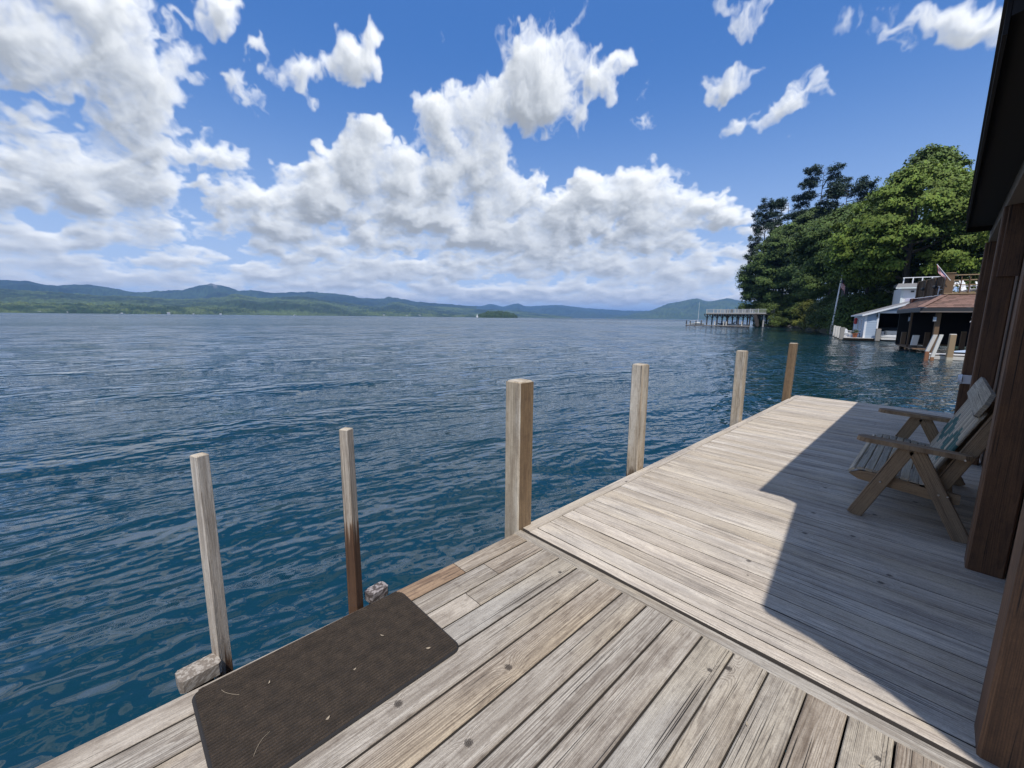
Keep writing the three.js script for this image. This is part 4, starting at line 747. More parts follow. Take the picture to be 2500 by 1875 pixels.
// brown boathouse with shingled skirt roof and deck on top
{
  const O = [-1.25, -41.2], t = thing('brown_boathouse', 'brown boathouse with shingled skirt roof and fenced sun deck on top', 'boathouse', [O[0], 0, O[1]], TURN);
  const W = 11, D = 8.2, eY = 2.52, dY = 3.46, R = rng(9);
  // eave outline (chamfered by the left side running back) and deck outline, local x, z
  const E = [[-0.3, 0.5], [W, 0.5], [W, -D], [-0.3, -D]], K = [[1.3, -1.9], [W - 1.2, -1.9], [W - 1.2, -7.9], [0.8, -7.9]], xf = (z) => mix(K[0][0], K[3][0], clamp((z - K[0][1]) / (K[3][1] - K[0][1]), 0, 1));
  const shade = [0, 1, 2, 3].map((k) => paint(0.130 + k * 0.026, 0.078 + k * 0.015, 0.060 + k * 0.012, 0.95));
  const courses = 9;
  for (const [side, a, b, c, d] of [['front', E[0], E[1], K[0], K[1]], ['left', E[3], E[0], K[3], K[0]]]) for (let k = 0; k < courses; k++) {
    const u0 = k / courses, u1 = (k + 1.15) / courses, y0 = mix(eY, dY, u0), y1 = mix(eY, dY, Math.min(1, u1)), cs = [];
    const at = (s, u, y, lift) => [mix(mix(a[0], b[0], s), mix(c[0], d[0], s), u), y + lift, mix(mix(a[1], b[1], s), mix(c[1], d[1], s), u)];
    const len = Math.hypot(b[0] - a[0], b[1] - a[1]) * (1 - 0.25 * u0), n = Math.round(len / 0.42), bins = [[], [], [], []];
    for (let i = 0; i < n; i++) { const s0 = (i + (k % 2) * 0.5) / (n + 0.5), s1 = (i + 0.96 + (k % 2) * 0.5) / (n + 0.5), lift = 0.022 + R() * 0.012; bins[Math.floor(R() * 4)].push(poly([at(s0, u0, y0, lift + 0.012), at(s1, u0, y0, lift + 0.012), at(s1, Math.min(1, u1), y1, lift - 0.012), at(s0, Math.min(1, u1), y1, lift - 0.012)]), poly([at(s0, u0, y0, 0), at(s1, u0, y0, 0), at(s1, u0, y0, lift + 0.012), at(s0, u0, y0, lift + 0.012)])); }
    bins.forEach((g, q) => { if (g.length) stuff(obj('shingle_course', mergeGeometries(g), shade[q], t)); });
    void cs; void side;
  }
  obj('roof', mergeGeometries([poly([[E[0][0], eY, E[0][1]], [E[1][0], eY, E[1][1]], [K[1][0], dY, K[1][1]], [K[0][0], dY, K[0][1]]]), poly([[E[3][0], eY, E[3][1]], [E[0][0], eY, E[0][1]], [K[0][0], dY, K[0][1]], [K[3][0], dY, K[3][1]]])]), shade[0], t);
  // hip caps
  for (let k = 0; k < 7; k++) { const u = k / 7, x = mix(E[0][0], K[0][0], u), z = mix(E[0][1], K[0][1], u), y = mix(eY, dY, u); obj('hip_shingle', slab([[x - 0.16, y + 0.055, z - 0.10], [x + 0.12, y + 0.055, z + 0.16], [x + 0.34, y + 0.055 + 0.135, z - 0.22], [x + 0.06, y + 0.055 + 0.135, z - 0.46]], 0.03), shade[3], t); }
  obj('fascia', box(E[0][0], W, 2.22, eY - 0.02, 0.46, 0.5), DARKMETAL, t); obj('fascia', box(E[0][0], E[0][0] + 0.04, 2.22, eY - 0.02, -D, 0.455), DARKMETAL, t); obj('gutter', box(E[0][0], W, 2.20, 2.27, 0.502, 0.56), paint(0.18, 0.15, 0.13, 0.7), t);
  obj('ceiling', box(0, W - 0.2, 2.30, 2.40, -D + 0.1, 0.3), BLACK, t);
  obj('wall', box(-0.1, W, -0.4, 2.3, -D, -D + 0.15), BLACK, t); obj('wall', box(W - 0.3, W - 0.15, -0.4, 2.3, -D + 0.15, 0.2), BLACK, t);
  obj('sun_deck', box(K[0][0] - 0.02, K[1][0], dY - 0.10, dY + 0.05, K[2][1], K[0][1] + 0.14), BROWN2, t); obj('deck_edge', box(K[0][0] - 0.14, K[1][0], dY + 0.052, dY + 0.12, K[0][1] + 0.1, K[0][1] + 0.17), TAN, t);
  obj('box_gutter', box(0.35, 0.85, dY - 0.32, dY - 0.02, -7.9, -7.1), paint(0.14, 0.05, 0.03, 0.8), t);
  // posts
  obj('post', prism(rect(0.26, 0.26, 0.02), 2.9).translate(0.75, -0.6, 0.0), BROWN2, t);
  obj('post', prism(rect(0.12, 0.12, 0.01), 2.9).translate(-0.25, -0.6, -2.2), BROWN, t);
  obj('post', prism(rect(0.24, 0.24, 0.02), 2.9).translate(5.2, -0.6, 0.0), BROWN2, t);
  for (const [x, z] of [[0.1, -6.4], [1.6, -6.9]]) obj('inner_post', prism(rect(0.3, 0.3, 0.02), 1.3).translate(x, -0.6, z), BROWN2, t);
  obj('catwalk', box(-0.3, 0.9, -0.40, -0.33, -6.5, 0.1), BROWN2, t); obj('catwalk', box(0.9, 3, -0.36, -0.28, -8, -7), BROWN2, t);
  obj('catwalk', box(4.2, W - 0.4, -0.36, -0.27, -8, 0.1), DOCKGREY, t);
  // railing: solid board fence on the left, balusters in front
  const rail = (a, b, mat) => obj('top_rail', between(V(a[0], dY + 1.36, a[1]), V(b[0], dY + 1.36, b[1]), 0.14, 0.06, { side: V(0, 0, 1) }), mat, t);
  rail([K[0][0] - 0.05, K[0][1] + 0.08], [K[1][0], K[0][1] + 0.08], TAN); rail([K[0][0] - 0.06, K[0][1]], [K[3][0] - 0.06, K[3][1]], TAN);
  obj('corner_post', box(K[0][0] - 0.16, K[0][0] + 0.28, dY + 0.05, dY + 1.50, K[0][1] - 0.2, K[0][1] + 0.15, 0.01), BROWN2, t); obj('post_cap', box(K[0][0] - 0.2, K[0][0] + 0.32, dY + 1.502, dY + 1.54, K[0][1] - 0.24, K[0][1] + 0.19), TAN, t);
  for (let z = K[0][1] - 0.3; z > K[3][1]; z -= 0.3) obj('fence_board', box(xf(z) - 0.10, xf(z) - 0.06 + R() * 0.012, dY + 0.06, dY + 1.32, z - 0.285, z), [BROWN, BROWN2][R() < 0.6 ? 1 : 0], t);
  for (let z = K[0][1] - 1.9; z > K[3][1]; z -= 1.9) obj('fence_post', box(xf(z) - 0.19, xf(z) - 0.13, dY + 0.02, dY + 1.34, z, z + 0.14), BROWN, t);
  for (let x = K[0][0] + 0.62; x < K[1][0]; x += 0.42) obj('baluster', box(x, x + 0.06, dY + 0.1, dY + 1.33, K[0][1] + 0.05, K[0][1] + 0.10), BROWN, t);
  obj('middle_rail', box(K[0][0] + 0.28, K[1][0], dY + 0.98, dY + 1.05, K[0][1] + 0.0, K[0][1] + 0.045), TAN, t); obj('middle_rail', box(K[0][0] + 0.28, K[1][0], dY + 0.66, dY + 0.72, K[0][1] + 0.0, K[0][1] + 0.045), TAN, t);
  obj('lower_rail', box(K[0][0] + 0.28, K[1][0], dY + 0.14, dY + 0.20, K[0][1] + 0.0, K[0][1] + 0.045), TAN, t);
  for (const z of [-3.4, -5.9]) { const w = obj('planter_ornament', mergeGeometries([pole(V(xf(z) - 0.2, dY + 0.75, z), V(xf(z) - 0.2, dY + 1.2, z), 0.02), new THREE.SphereGeometry(0.14, 8, 6).deleteAttribute('normal').toNonIndexed().translate(xf(z) - 0.24, dY + 0.66, z)].map((g) => { g.computeVertexNormals(); return g; })), DARKMETAL, t); void w; }
  // hanging lanterns and a white barn lamp under the eave
  const lw = (x, z, wx) => [O[0] + x * Math.cos(TURN) + z * Math.sin(TURN), O[1] - x * Math.sin(TURN) + z * Math.cos(TURN)];
  for (const [x, z, y, label] of [[-0.28, -2.5, 1.72, 'small hanging lantern at the left corner of the brown boathouse bay'], [0.55, 0.25, 1.72, 'small hanging lantern beside the thick brown boathouse post']]) {
    const [a, b] = lw(x, z), l = thing('hanging_lantern', label, 'lantern', [a, y, b], TURN, 'lanterns under the brown eave');
    obj('frame', mergeGeometries([box(-0.09, 0.09, 0.16, 0.2, -0.09, 0.09), box(-0.09, 0.09, -0.16, -0.12, -0.09, 0.09), pole(V(0, 0.2, 0), V(0, 0.56, 0), 0.012)]), DARKMETAL, l); obj('glass', box(-0.075, 0.075, -0.118, 0.158, -0.075, 0.075), paint(0.42, 0.46, 0.5, 0.2), l);
  }
  const [a, b] = lw(2.42, 0.3), l = thing('barn_lamp', 'white cone lamp hanging under the brown eave near the dark post', 'lamp', [a, 1.62, b], TURN);
  obj('shade', new THREE.LatheGeometry([[0.03, 0.2], [0.06, 0.18], [0.2, -0.06], [0.19, -0.06], [0.05, 0.16]].map(([p, q]) => new THREE.Vector2(p, q)), 16), WHITE, l); obj('hood', new THREE.LatheGeometry([[0, 0.34], [0.16, 0.27], [0.12, 0.22], [0, 0.24]].map(([p, q]) => new THREE.Vector2(p, q)), 14), WHITE, l); obj('stem', pole(V(0, 0.33, 0), V(0, 0.66, 0), 0.015), DARKMETAL, l);
  // white adirondack chairs on the sun deck
  const ad = (x, z, turn, label) => {
    const [p, q] = lw(x, z), c = thing('deck_chair', label, 'chair', [p, dY + 0.052, q], TURN + turn, 'white chairs on the sun deck');
    for (const s of [-0.3, 0.3]) { obj('leg', between(V(s, 0, 0.35), V(s, 0.58, 0.30), 0.04, 0.10), WHITE, c); obj('arm', box(s - 0.07, s + 0.07, 0.58, 0.61, -0.35, 0.42, 0.02), WHITE, c); obj('side_rail', between(V(s * 0.85, 0.36, 0.36), V(s * 0.85, 0.02, -0.55), 0.03, 0.12), WHITE, c); }
    for (let k = 0; k < 6; k++) obj('seat_slat', box(-0.27, 0.27, 0.36 - k * 0.024, 0.385 - k * 0.024, 0.30 - k * 0.1, 0.385 - k * 0.1), WHITE, c);
    for (let k = -2; k <= 2; k++) obj('back_slat', between(V(k * 0.105, 0.24, -0.22), V(k * 0.135, 1.08 - k * k * 0.045, -0.52), 0.10, 0.025), WHITE, c);
  };
  ad(2.55, -2.8, 0.7, 'white high-backed chair on the brown sun deck behind the balusters'); ad(3.35, -2.6, 0.3, 'white high-backed chair nearest the dark boathouse post on the sun deck'); ad(1.45, -2.7, -0.5, 'low white chair beside the sun deck corner post');
  const [fx, fz] = lw(K[0][0] - 0.15, K[0][1] + 0.3), fl = thing('small_flag', 'small striped flag angled out from the sun deck corner post', 'flag', [fx, dY + 1.1, fz]);
  obj('staff', pole(V(0.2, -0.12, 0), V(-0.62, 1.05, 0.1), 0.022), WHITE, fl);
  obj('cloth', grid(6, 10, (u, v) => [-0.60 + v * 0.52 + u * 0.10, 1.02 - v * 0.74 - u * 0.55 * (1 - v * 0.3), 0.1 + Math.sin(u * 5 + v * 6) * 0.05]), (() => { const cv = document.createElement('canvas'); cv.width = 40; cv.height = 26; const c = cv.getContext('2d'); for (let i = 0; i < 13; i++) { c.fillStyle = i % 2 ? '#e6e2de' : '#a32a34'; c.fillRect(0, i * 2, 40, 2); } c.fillStyle = '#2a3460'; c.fillRect(0, 0, 18, 14); const tx = new THREE.CanvasTexture(cv); tx.colorSpace = THREE.SRGBColorSpace; return new THREE.MeshStandardMaterial({ map: tx, roughness: 0.9 }); })(), fl);
  // steel pole carrying the left eave
  const [sx, sz] = lw(-0.15, -10.4); const sp = thing('steel_pole', 'thin white pole standing on a piling left of the brown boathouse', 'pole', [-2.45, 0.66, -51.4]); obj('shaft', pole(V(0, 0, 0), V(0.02, 1.72, 0), 0.05, 0.05, 8), WHITE, sp); obj('foot_plate', box(-0.1, 0.1, 0, 0.02, -0.1, 0.1), WHITE, sp); void sx; void sz;
}
// pilings in front of the brown boathouse
piling('tan square piling under the thin white pole', -2.45, -51.4, 0.66, 0.33, TAN, { group: 'pilings before the brown boathouse', cap: BLEACHED, foot: 0.05 });
piling('split bleached piling at the left mouth of the brown boathouse', -1.55, -42.3, 0.58, 0.34, BLEACHED, { group: 'pilings before the brown boathouse', foot: 0.5, lean: [0.06, 0] });
piling('reddish worn leaning piling, left of the leaning pair', -0.62, -33.2, 0.84, 0.17, BLEACHED, { group: 'pilings before the brown boathouse', foot: 0.55, footMat: paint(0.27, 0.12, 0.06, 0.85), lean: [0.22, 0] });
piling('white bleached leaning piling, right of the leaning pair', -0.38, -33.1, 0.86, 0.15, paint(0.72, 0.70, 0.62, 0.8), { group: 'pilings before the brown boathouse', foot: 0.25, footMat: paint(0.30, 0.15, 0.07, 0.85), lean: [0.22, 0] });
piling('thick tan square piling beside the covered boat', 0.28, -33.9, 0.86, 0.26, TAN, { group: 'pilings before the brown boathouse', foot: 0.24, footMat: paint(0.52, 0.46, 0.34, 0.85), cap: BLEACHED });
piling('brown square piling behind the covered boat', 0.92, -46, 0.82, 0.27, BROWN2, { group: 'pilings before the brown boathouse', cap: TAN });
// finger dock and a covered boat
{
  const t = thing('finger_dock', 'low grey finger dock between the leaning pilings and the covered boat', 'dock', [-0.62, WATER_Y, -34.0], TURN);
  for (let k = 0; k < 14; k++) obj('plank', box(0.1 + k * 0.25, 0.34 + k * 0.25, 0.33, 0.37, -1.1, 0.0), DOCKGREY, t);
  obj('rim_joist', box(0.1, 3.6, 0.08, 0.28, 0.0, 0.06), BLEACHED, t); obj('rim_joist', box(0.1, 3.6, 0.10, 0.28, -1.16, -1.10), BROWN2, t);
  for (const x of [0.5, 3.2]) obj('support', box(x, x + 0.18, -1.5, 0.32, -0.6, -0.42), BROWN2, t);
  const b = thing('covered_boat', 'boat under a blue-grey cover beside the finger dock, partly hidden by the dark post', 'boat', [1.8, WATER_Y, -37.4], TURN);
  const prof = (u) => Math.sin(Math.PI * Math.min(1, u * 0.62 + 0.02));
  const shell = grid(22, 10, (u, v) => { const a = (v - 0.5) * Math.PI, w = 0.95 * Math.pow(prof(u), 0.6); return [-1.55 + u * 4.6, 0.28 - 0.45 * Math.cos(a) * Math.pow(prof(u), 0.4) + (1 - u) * 0.1, Math.sin(a) * w]; });
  obj('hull', shell, paint(0.42, 0.48, 0.55, 0.35), b);
  const cover = grid(24, 12, (u, v) => { const a = (v - 0.5) * Math.PI, w = 0.98 * Math.pow(prof(u), 0.6), ridge = 0.62 * ss(0, 0.5, u) * (1 - 0.3 * ss(0.6, 1, u)); return [-1.6 + u * 4.65, 0.40 + Math.cos(a) * ridge + 0.03 * Math.sin(u * 23) * Math.cos(a), Math.sin(a) * w * 1.02]; });
  obj('cover', cover, paint(0.36, 0.44, 0.54, 0.6), b); obj('rub_rail', grid(22, 2, (u, v) => { const w = 0.99 * Math.pow(prof(u), 0.6); return [-1.58 + u * 4.6, 0.30 + v * 0.09, w * 1.03]; }), DARKMETAL, b); obj('stripe', grid(22, 2, (u, v) => { const w = 0.96 * Math.pow(prof(u), 0.6); return [-1.5 + u * 4.5, 0.12 + v * 0.1, w * 0.96 + 0.02]; }), WHITE, b);
}

// ---------------------------------------------------------------- far open boathouse on posts, with its sun deck
{
  const t = thing('open_boathouse', 'far open-sided boathouse on dark braced posts with white-railed sun deck on top', 'boathouse', [-54.2, 0, -138.5], 0.03);
  const W = 17, D = 10, fl = 3.42, DK = paint(0.055, 0.047, 0.042, 0.9), PALE = paint(0.42, 0.41, 0.385, 0.8), RAIL = paint(0.50, 0.51, 0.50, 0.7);
  obj('deck_floor', box(-0.5, W, fl - 0.28, fl - 0.1, -D, 0.3), DK, t); obj('deck_edge', box(0.1, W, fl - 0.08, fl + 0.16, 0.0, 0.2), PALE, t); obj('deck_edge', box(0.1, 0.28, fl - 0.08, fl + 0.16, -D, -0.01), PALE, t);
  for (const z of [-0.4, -D / 2, -D + 0.4]) for (const x of [0.3, 3.4, 6.5, 9.6, 12.7, 15]) {
    obj('post', box(x - 0.15, x + 0.15, -0.5, fl - 0.3, z - 0.15, z + 0.15), DK, t);
    for (const s of [-1, 1]) obj('brace', between(V(x + s * 0.1, fl - 1.35, z), V(x + s * 1.0, fl - 0.32, z), 0.16, 0.14), DK, t);
  }
  for (const z of [0.12, -D + 0.1]) { obj('top_rail', box(0.1, W, fl + 1.22, fl + 1.32, z - 0.06, z + 0.06), RAIL, t); for (let x = 0.2; x < W; x += 2.1) obj('rail_post', box(x - 0.09, x + 0.09, fl + 0.16, fl + 1.42, z - 0.09, z + 0.09), RAIL, t); for (let x = 0.35; x < W; x += 0.3) obj('baluster', box(x - 0.035, x + 0.035, fl + 0.25, fl + 1.22, z - 0.03, z + 0.03), RAIL, t); obj('lower_rail', box(0.1, W, fl + 0.2, fl + 0.27, z - 0.05, z + 0.05), RAIL, t); }
  for (const x of [3.4, 9.6]) obj('catwalk', box(x - 0.6, x + 0.6, -0.35, -0.15, -D, -0.6), DK, t);
  for (const z of [-D / 2, -D + 0.4]) obj('tie_beam', box(0.3, 15, fl - 0.75, fl - 0.5, z - 0.09, z + 0.09), DK, t);
  obj('stair', between(V(15.2, -0.2, 0.6), V(14.2, fl - 0.1, 0.6), 0.9, 0.14), DK, t); obj('shore_post', box(16.2, 16.55, -0.5, fl - 0.3, -0.6, -0.3), PALE, t);
  const R = rng(88);
  const dk = thing('pier_platform', 'long low dock platform in front of the far open boathouse', 'dock', [-59.3, WATER_Y, -135.6], -0.16);
  for (let k = 0; k < 40; k++) obj('plank', box(k * 0.5, k * 0.5 + 0.48, 0.38, 0.46 + R() * 0.01, -2.2, 0), PALE, dk);
  obj('rim_joist', box(0, 20, 0.12, 0.37, -0.05, 0.03), paint(0.13, 0.11, 0.10, 0.9), dk); for (let k = 0; k < 8; k++) obj('pile', box(k * 2.8 + 0.1, k * 2.8 + 0.35, -1, 0.36, -0.5, -0.25), DK, dk);
  [[0.1, 1.5], [1.4, 1.3], [3.4, 1.4], [5.2, 1.5], [9.6, 1.25], [12.4, 1.25], [13.2, 1.25], [17.8, 1.3]].forEach(([x, h], i) => {
    const ca = Math.cos(-0.16), sa = Math.sin(-0.16); const p = thing('pier_post', ['first short post at the open water end of the far dock', 'second short post from the open water end of the far dock', 'third short post from the open water end of the far dock', 'short post just left of the far boathouse on its dock', 'pale short post before the left boat in the far boathouse', 'pale short post before the middle of the far boathouse', 'pale short post right of the middle of the far boathouse', 'pale short post at the shore end of the far dock'][i], 'post', [-59.3 + x * ca - 0.3 * sa, WATER_Y + 0.4, -135.6 - x * sa - 0.3 * ca], 0, 'posts along the far dock');
    obj('shaft', prism(rect(0.24, 0.24, 0.02), h), i > 3 ? BLEACHED : DK, p); obj('cap', prism(rect(0.26, 0.26, 0.02), 0.04, { s1: 0.8 }).translate(0, h, 0), PALE, p);
  });
  const boat = (label, x, z, turn, s, mat) => { const b = thing('moored_boat', label, 'boat', [x, WATER_Y, z], turn, 'boats in the far boathouse'); const pr = (u) => Math.sin(Math.PI * (u * 0.6 + 0.02)); obj('hull', grid(14, 8, (u, v) => { const a = (v - 0.5) * Math.PI, w = s * 0.17 * Math.pow(pr(u), 0.6); return [(-0.5 + u) * s, 0.75 - 0.8 * Math.cos(a) * Math.pow(pr(u), 0.5) + (1 - u) * 0.35, Math.sin(a) * w]; }), mat, b); obj('foredeck', grid(14, 4, (u, v) => { const w = s * 0.165 * Math.pow(pr(u), 0.6); return [(-0.5 + u) * s, 0.76 + (1 - u) * 0.35 + 0.06 * Math.sin(v * Math.PI), (v - 0.5) * 2 * w]; }), mat, b); obj('windscreen', slab([[0, 1.6, -s * 0.13], [0, 1.6, s * 0.13], [-s * 0.09, 1.0, s * 0.14], [-s * 0.09, 1.0, -s * 0.14]], 0.04), GLASS, b); };
  boat('white speedboat lifted in the middle of the far open boathouse', -46.3, -142, 0.05, 7.5, GELCOAT); boat('pale blue runabout at the left of the far open boathouse', -50.4, -145.5, 0.1, 5.5, paint(0.55, 0.62, 0.7, 0.4));
  // seats on the far sun deck
  [[5.6, 'dark deck chair left of the pair on the far sun deck'], [6.8, 'dark deck chair right of the pair on the far sun deck'], [9.2, 'grey deck chair in the middle of the far sun deck'], [11.4, 'grey deck chair nearest the shore on the far sun deck']].forEach(([x, label], i) => { const c = thing('sun_deck_chair', label, 'chair', [-54.2 + x, fl - 0.1, -141.2], i < 2 ? 0.3 : -0.4, 'chairs on the far sun deck'), m = i < 2 ? DARKMETAL : paint(0.16, 0.17, 0.19, 0.8), k = i < 2 ? 1.45 : 1; obj('seat', box(-0.35, 0.35, 0.4, 0.5, -0.35, 0.35, 0.03), m, c); obj('backrest', between(V(0, 0.5, -0.33), V(0, 1.05 * k, -0.5), 0.7, 0.08), m, c); for (const [a, b] of [[-0.3, -0.3], [0.3, -0.3], [-0.3, 0.3], [0.3, 0.3]]) obj('leg', box(a - 0.03, a + 0.03, 0, 0.4, b - 0.03, b + 0.03), m, c); });
}
// sailing boats and tiny far boats, houses on the far shore
{
  const sail = (label, az, d, h, up, name = 'sailboat') => { const [x, , z] = pol(az, d, 0), b = thing(name, label, 'sailboat', [x, WATER_Y, z], 0.6); const L = h * 0.62; obj('hull', grid(12, 6, (u, v) => { const a = (v - 0.5) * Math.PI, w = L * 0.15 * Math.pow(Math.sin(Math.PI * (u * 0.85 + 0.04)), 0.7); return [(u - 0.5) * L, 0.7 - 0.8 * Math.cos(a), Math.sin(a) * w]; }), GELCOAT, b); obj('cabin', box(-L * 0.15, L * 0.2, 0.65, 1.1, -L * 0.07, L * 0.07, 0.05), GELCOAT, b); obj('mast', pole(V(L * 0.08, 0.6, 0), V(L * 0.08, h, 0), 0.07, 0.04, 6), WHITE, b); obj('boom', pole(V(L * 0.07, 1.6, 0), V(-L * 0.42, 1.6, 0), 0.06, 0.05, 6), WHITE, b); if (up) { obj('mainsail', grid(6, 10, (u, v) => [L * 0.06 - (1 - v) * u * L * 0.47, 1.7 + v * (h - 2), 0.25 * Math.sin(u * 3.1) * (1 - v)]), WHITE, b); obj('jib', grid(6, 8, (u, v) => [L * 0.10 + (1 - v) * u * L * 0.38, 1.0 + v * (h * 0.75), 0.2 * Math.sin(u * 3.1) * (1 - v)]), WHITE, b); } return b; };
  sail('moored sailboat with bare mast beyond the far dock', -22.35, 190, 9.2, false);
  sail('small white sailboat under sail at the left tip of the wooded island', -50.9, 1250, 12, true);
  [['small white motor boat low on the water before the left shore', -89.0, 1300], ['white motor boat below the rocky summit on the far water', -83.3, 1350], ['small white motor boat right of the rocky summit on the far water', -73.5, 1500]].forEach(([label, az, d]) => { const [x, , z] = pol(az, d, 0), b = thing('motor_boat', label, 'boat', [x, WATER_Y, z], az * 0.02, 'boats far out on the lake'); obj('hull', grid(10, 6, (u, v) => { const a = (v - 0.5) * Math.PI, w = 1.6 * Math.pow(Math.sin(Math.PI * (u * 0.7 + 0.04)), 0.7); return [(u - 0.5) * 9, 1.4 - 1.5 * Math.cos(a), Math.sin(a) * w]; }), GELCOAT, b); obj('cabin', box(-1.5, 2.2, 1.0, 3.0, -1.1, 1.1, 0.3), GELCOAT, b); });
  [[-94.5, 1660, 3.5], [-92.8, 1660, 3.5], [-85.4, 1700, 5], [-80.9, 1820, 4], [-76.2, 2000, 4], [-71.5, 2150, 4], [-63.1, 2700, 8], [-60.2, 2760, 7], [-58.6, 2780, 9], [-56.1, 2800, 7], [-53.8, 2820, 8], [-66.5, 2500, 6]].forEach(([az, d, h], i) => { const [x, , z] = pol(az, d, 0), b = thing('shoreline_house', ['small white house low on the left shore', 'second small white house from the left on the far shore', 'bright white cottage on the left shore, below the left slope of the rocky summit', 'white cottage on the shore below the rocky summit', 'white cottage right of the rocky summit on the shore', 'pale cottage on the shore left of the middle', 'pale house first of the village row left of the island', 'pale house second of the village row left of the island', 'tall white house in the village row left of the island', 'pale house near the right end of the village row', 'white house nearest the island in the village row', 'lone pale cottage left of the village row'][i], 'house', [x, WATER_Y, z], -az * Math.PI / 180, 'houses along the far shore'); const w = h * 1.5; obj('wall', box(-w / 2, w / 2, 0.5, h * 0.75, -h * 0.6, h * 0.4), WHITE, b); obj('roof', mergeGeometries([slab([[-w / 2 - 0.4, h * 0.72, h * 0.5], [w / 2 + 0.4, h * 0.72, h * 0.5], [w / 2 + 0.4, h * 1.25, -h * 0.1], [-w / 2 - 0.4, h * 1.25, -h * 0.1]], 0.2), slab([[-w / 2 - 0.4, h * 1.25, -h * 0.1], [w / 2 + 0.4, h * 1.25, -h * 0.1], [w / 2 + 0.4, h * 0.72, -h * 0.7], [-w / 2 - 0.4, h * 0.72, -h * 0.7]], 0.2)]), paint(0.3, 0.3, 0.31, 0.9), b); });
}
console.log('neighbours done');

// ---------------------------------------------------------------- wooded right shore: bank, rocks, shrubs, trees
const SHORE = [[14, 10], [11, -14], [8, -32], [6, -48], [2, -60], [-4, -69], [-10.5, -81], [-15.5, -92], [-18.5, -107], [-21.5, -122], [-24.4, -136], [-29, -144], [-33.5, -149], [-40, -152.5], [-44, -158], [-45, -178], [-30, -240], [10, -340]];
function inland(x, z) {   // signed distance to the shoreline, positive on land (to the right of it)
  let best = 1e9, sgn = 1;
  for (let i = 0; i < SHORE.length - 1; i++) { const [ax, az] = SHORE[i], [bx, bz] = SHORE[i + 1], dx = bx - ax, dz = bz - az, t = clamp(((x - ax) * dx + (z - az) * dz) / (dx * dx + dz * dz), 0, 1), px = ax + dx * t, pz = az + dz * t, d = Math.hypot(x - px, z - pz); if (d < best) { best = d; sgn = (dx * (z - az) - dz * (x - ax)) > 0 ? 1 : -1; } }
  return best * sgn;
}
const groundAt = (x, z) => { const d = inland(x, z); return d <= 0 ? WATER_Y + Math.max(-2.5, d * 0.5) : WATER_Y + 0.9 * ss(0, 1.5, d) + Math.max(0, d - 1) * 0.26 * (1 - 0.4 * ss(20, 60, d)) + (fbm(x / 6, z / 6, 3, 4) - 0.5) * 0.9 * ss(0, 4, d); };
{
  const C = [];
  const g = grid(150, 190, (u, v) => { const x = -52 + u * 150, z = 12 - v * 360, y = groundAt(x, z), k = fbm(x / 3, z / 3, 3, 8); C.push(mix(0.05, 0.035, k), mix(0.04, 0.055, k), mix(0.028, 0.018, k)); return [x, y, z]; });
  g.setAttribute('color', new THREE.Float32BufferAttribute(C, 3));
  structure(obj('shore_bank', g, new THREE.MeshStandardMaterial({ vertexColors: true, roughness: 1 })));
}
{
  const R = rng(61), rockMat = paint(0.105, 0.098, 0.088, 0.95), where = ['at the left tip of the wooded point', 'second from the left tip of the wooded point', 'third from the left tip of the wooded point', 'near the left end of the shore, by the far dock', 'left of the driftwood log', 'just right of the driftwood log', 'under the left shrubs of the point', 'under the middle shrubs of the point', 'below the yellowish shrub', 'right of the yellowish shrub', 'on the waterline left of the flagpole', 'on the waterline next to the flagpole dock'];
  where.forEach((w, i) => {
    const t = i / (where.length - 1), x = mix(-38, -23.2, t), zz = (() => { let b = [1e9, 0]; for (let z = -156; z < -110; z += 0.5) { const d = Math.abs(inland(x, z)); if (d < b[0]) b = [d, z]; } return b[1]; })();
    const s = 0.7 + R() * 0.9, geo = new THREE.IcosahedronGeometry(1, 2), p = geo.attributes.position;
    for (let k = 0; k < p.count; k++) { const a = V().fromBufferAttribute(p, k), n = 0.75 + 0.5 * fbm(a.x * 1.3 + i * 9, a.y * 1.3 + a.z * 1.7, 3, i); p.setXYZ(k, a.x * n * s * 1.5, a.y * n * s * 0.6, a.z * n * s); }
    geo.computeVertexNormals();
    const m = obj('shore_rock', geo, rockMat); m.position.set(x, WATER_Y + 0.12, zz); m.rotation.y = R() * 6;
    tag(m, 'dark shoreline rock ' + w, 'rock', 'rocks along the wooded shore');
  });
  const l = thing('driftwood_log', 'pale driftwood log slanting down from the shrubs to the waterline', 'log', [-31.0, WATER_Y + 0.1, -146.0], 0.5);
  obj('trunk', pole(V(-1.8, -0.15, 0.6), V(1.9, 1.3, -0.5), 0.22, 0.14, 9), paint(0.30, 0.28, 0.25, 0.95), l); obj('branch', pole(V(0.2, 0.65, 0), V(0.7, 1.3, 0.6), 0.08, 0.03, 6), paint(0.30, 0.28, 0.25, 0.95), l);
}
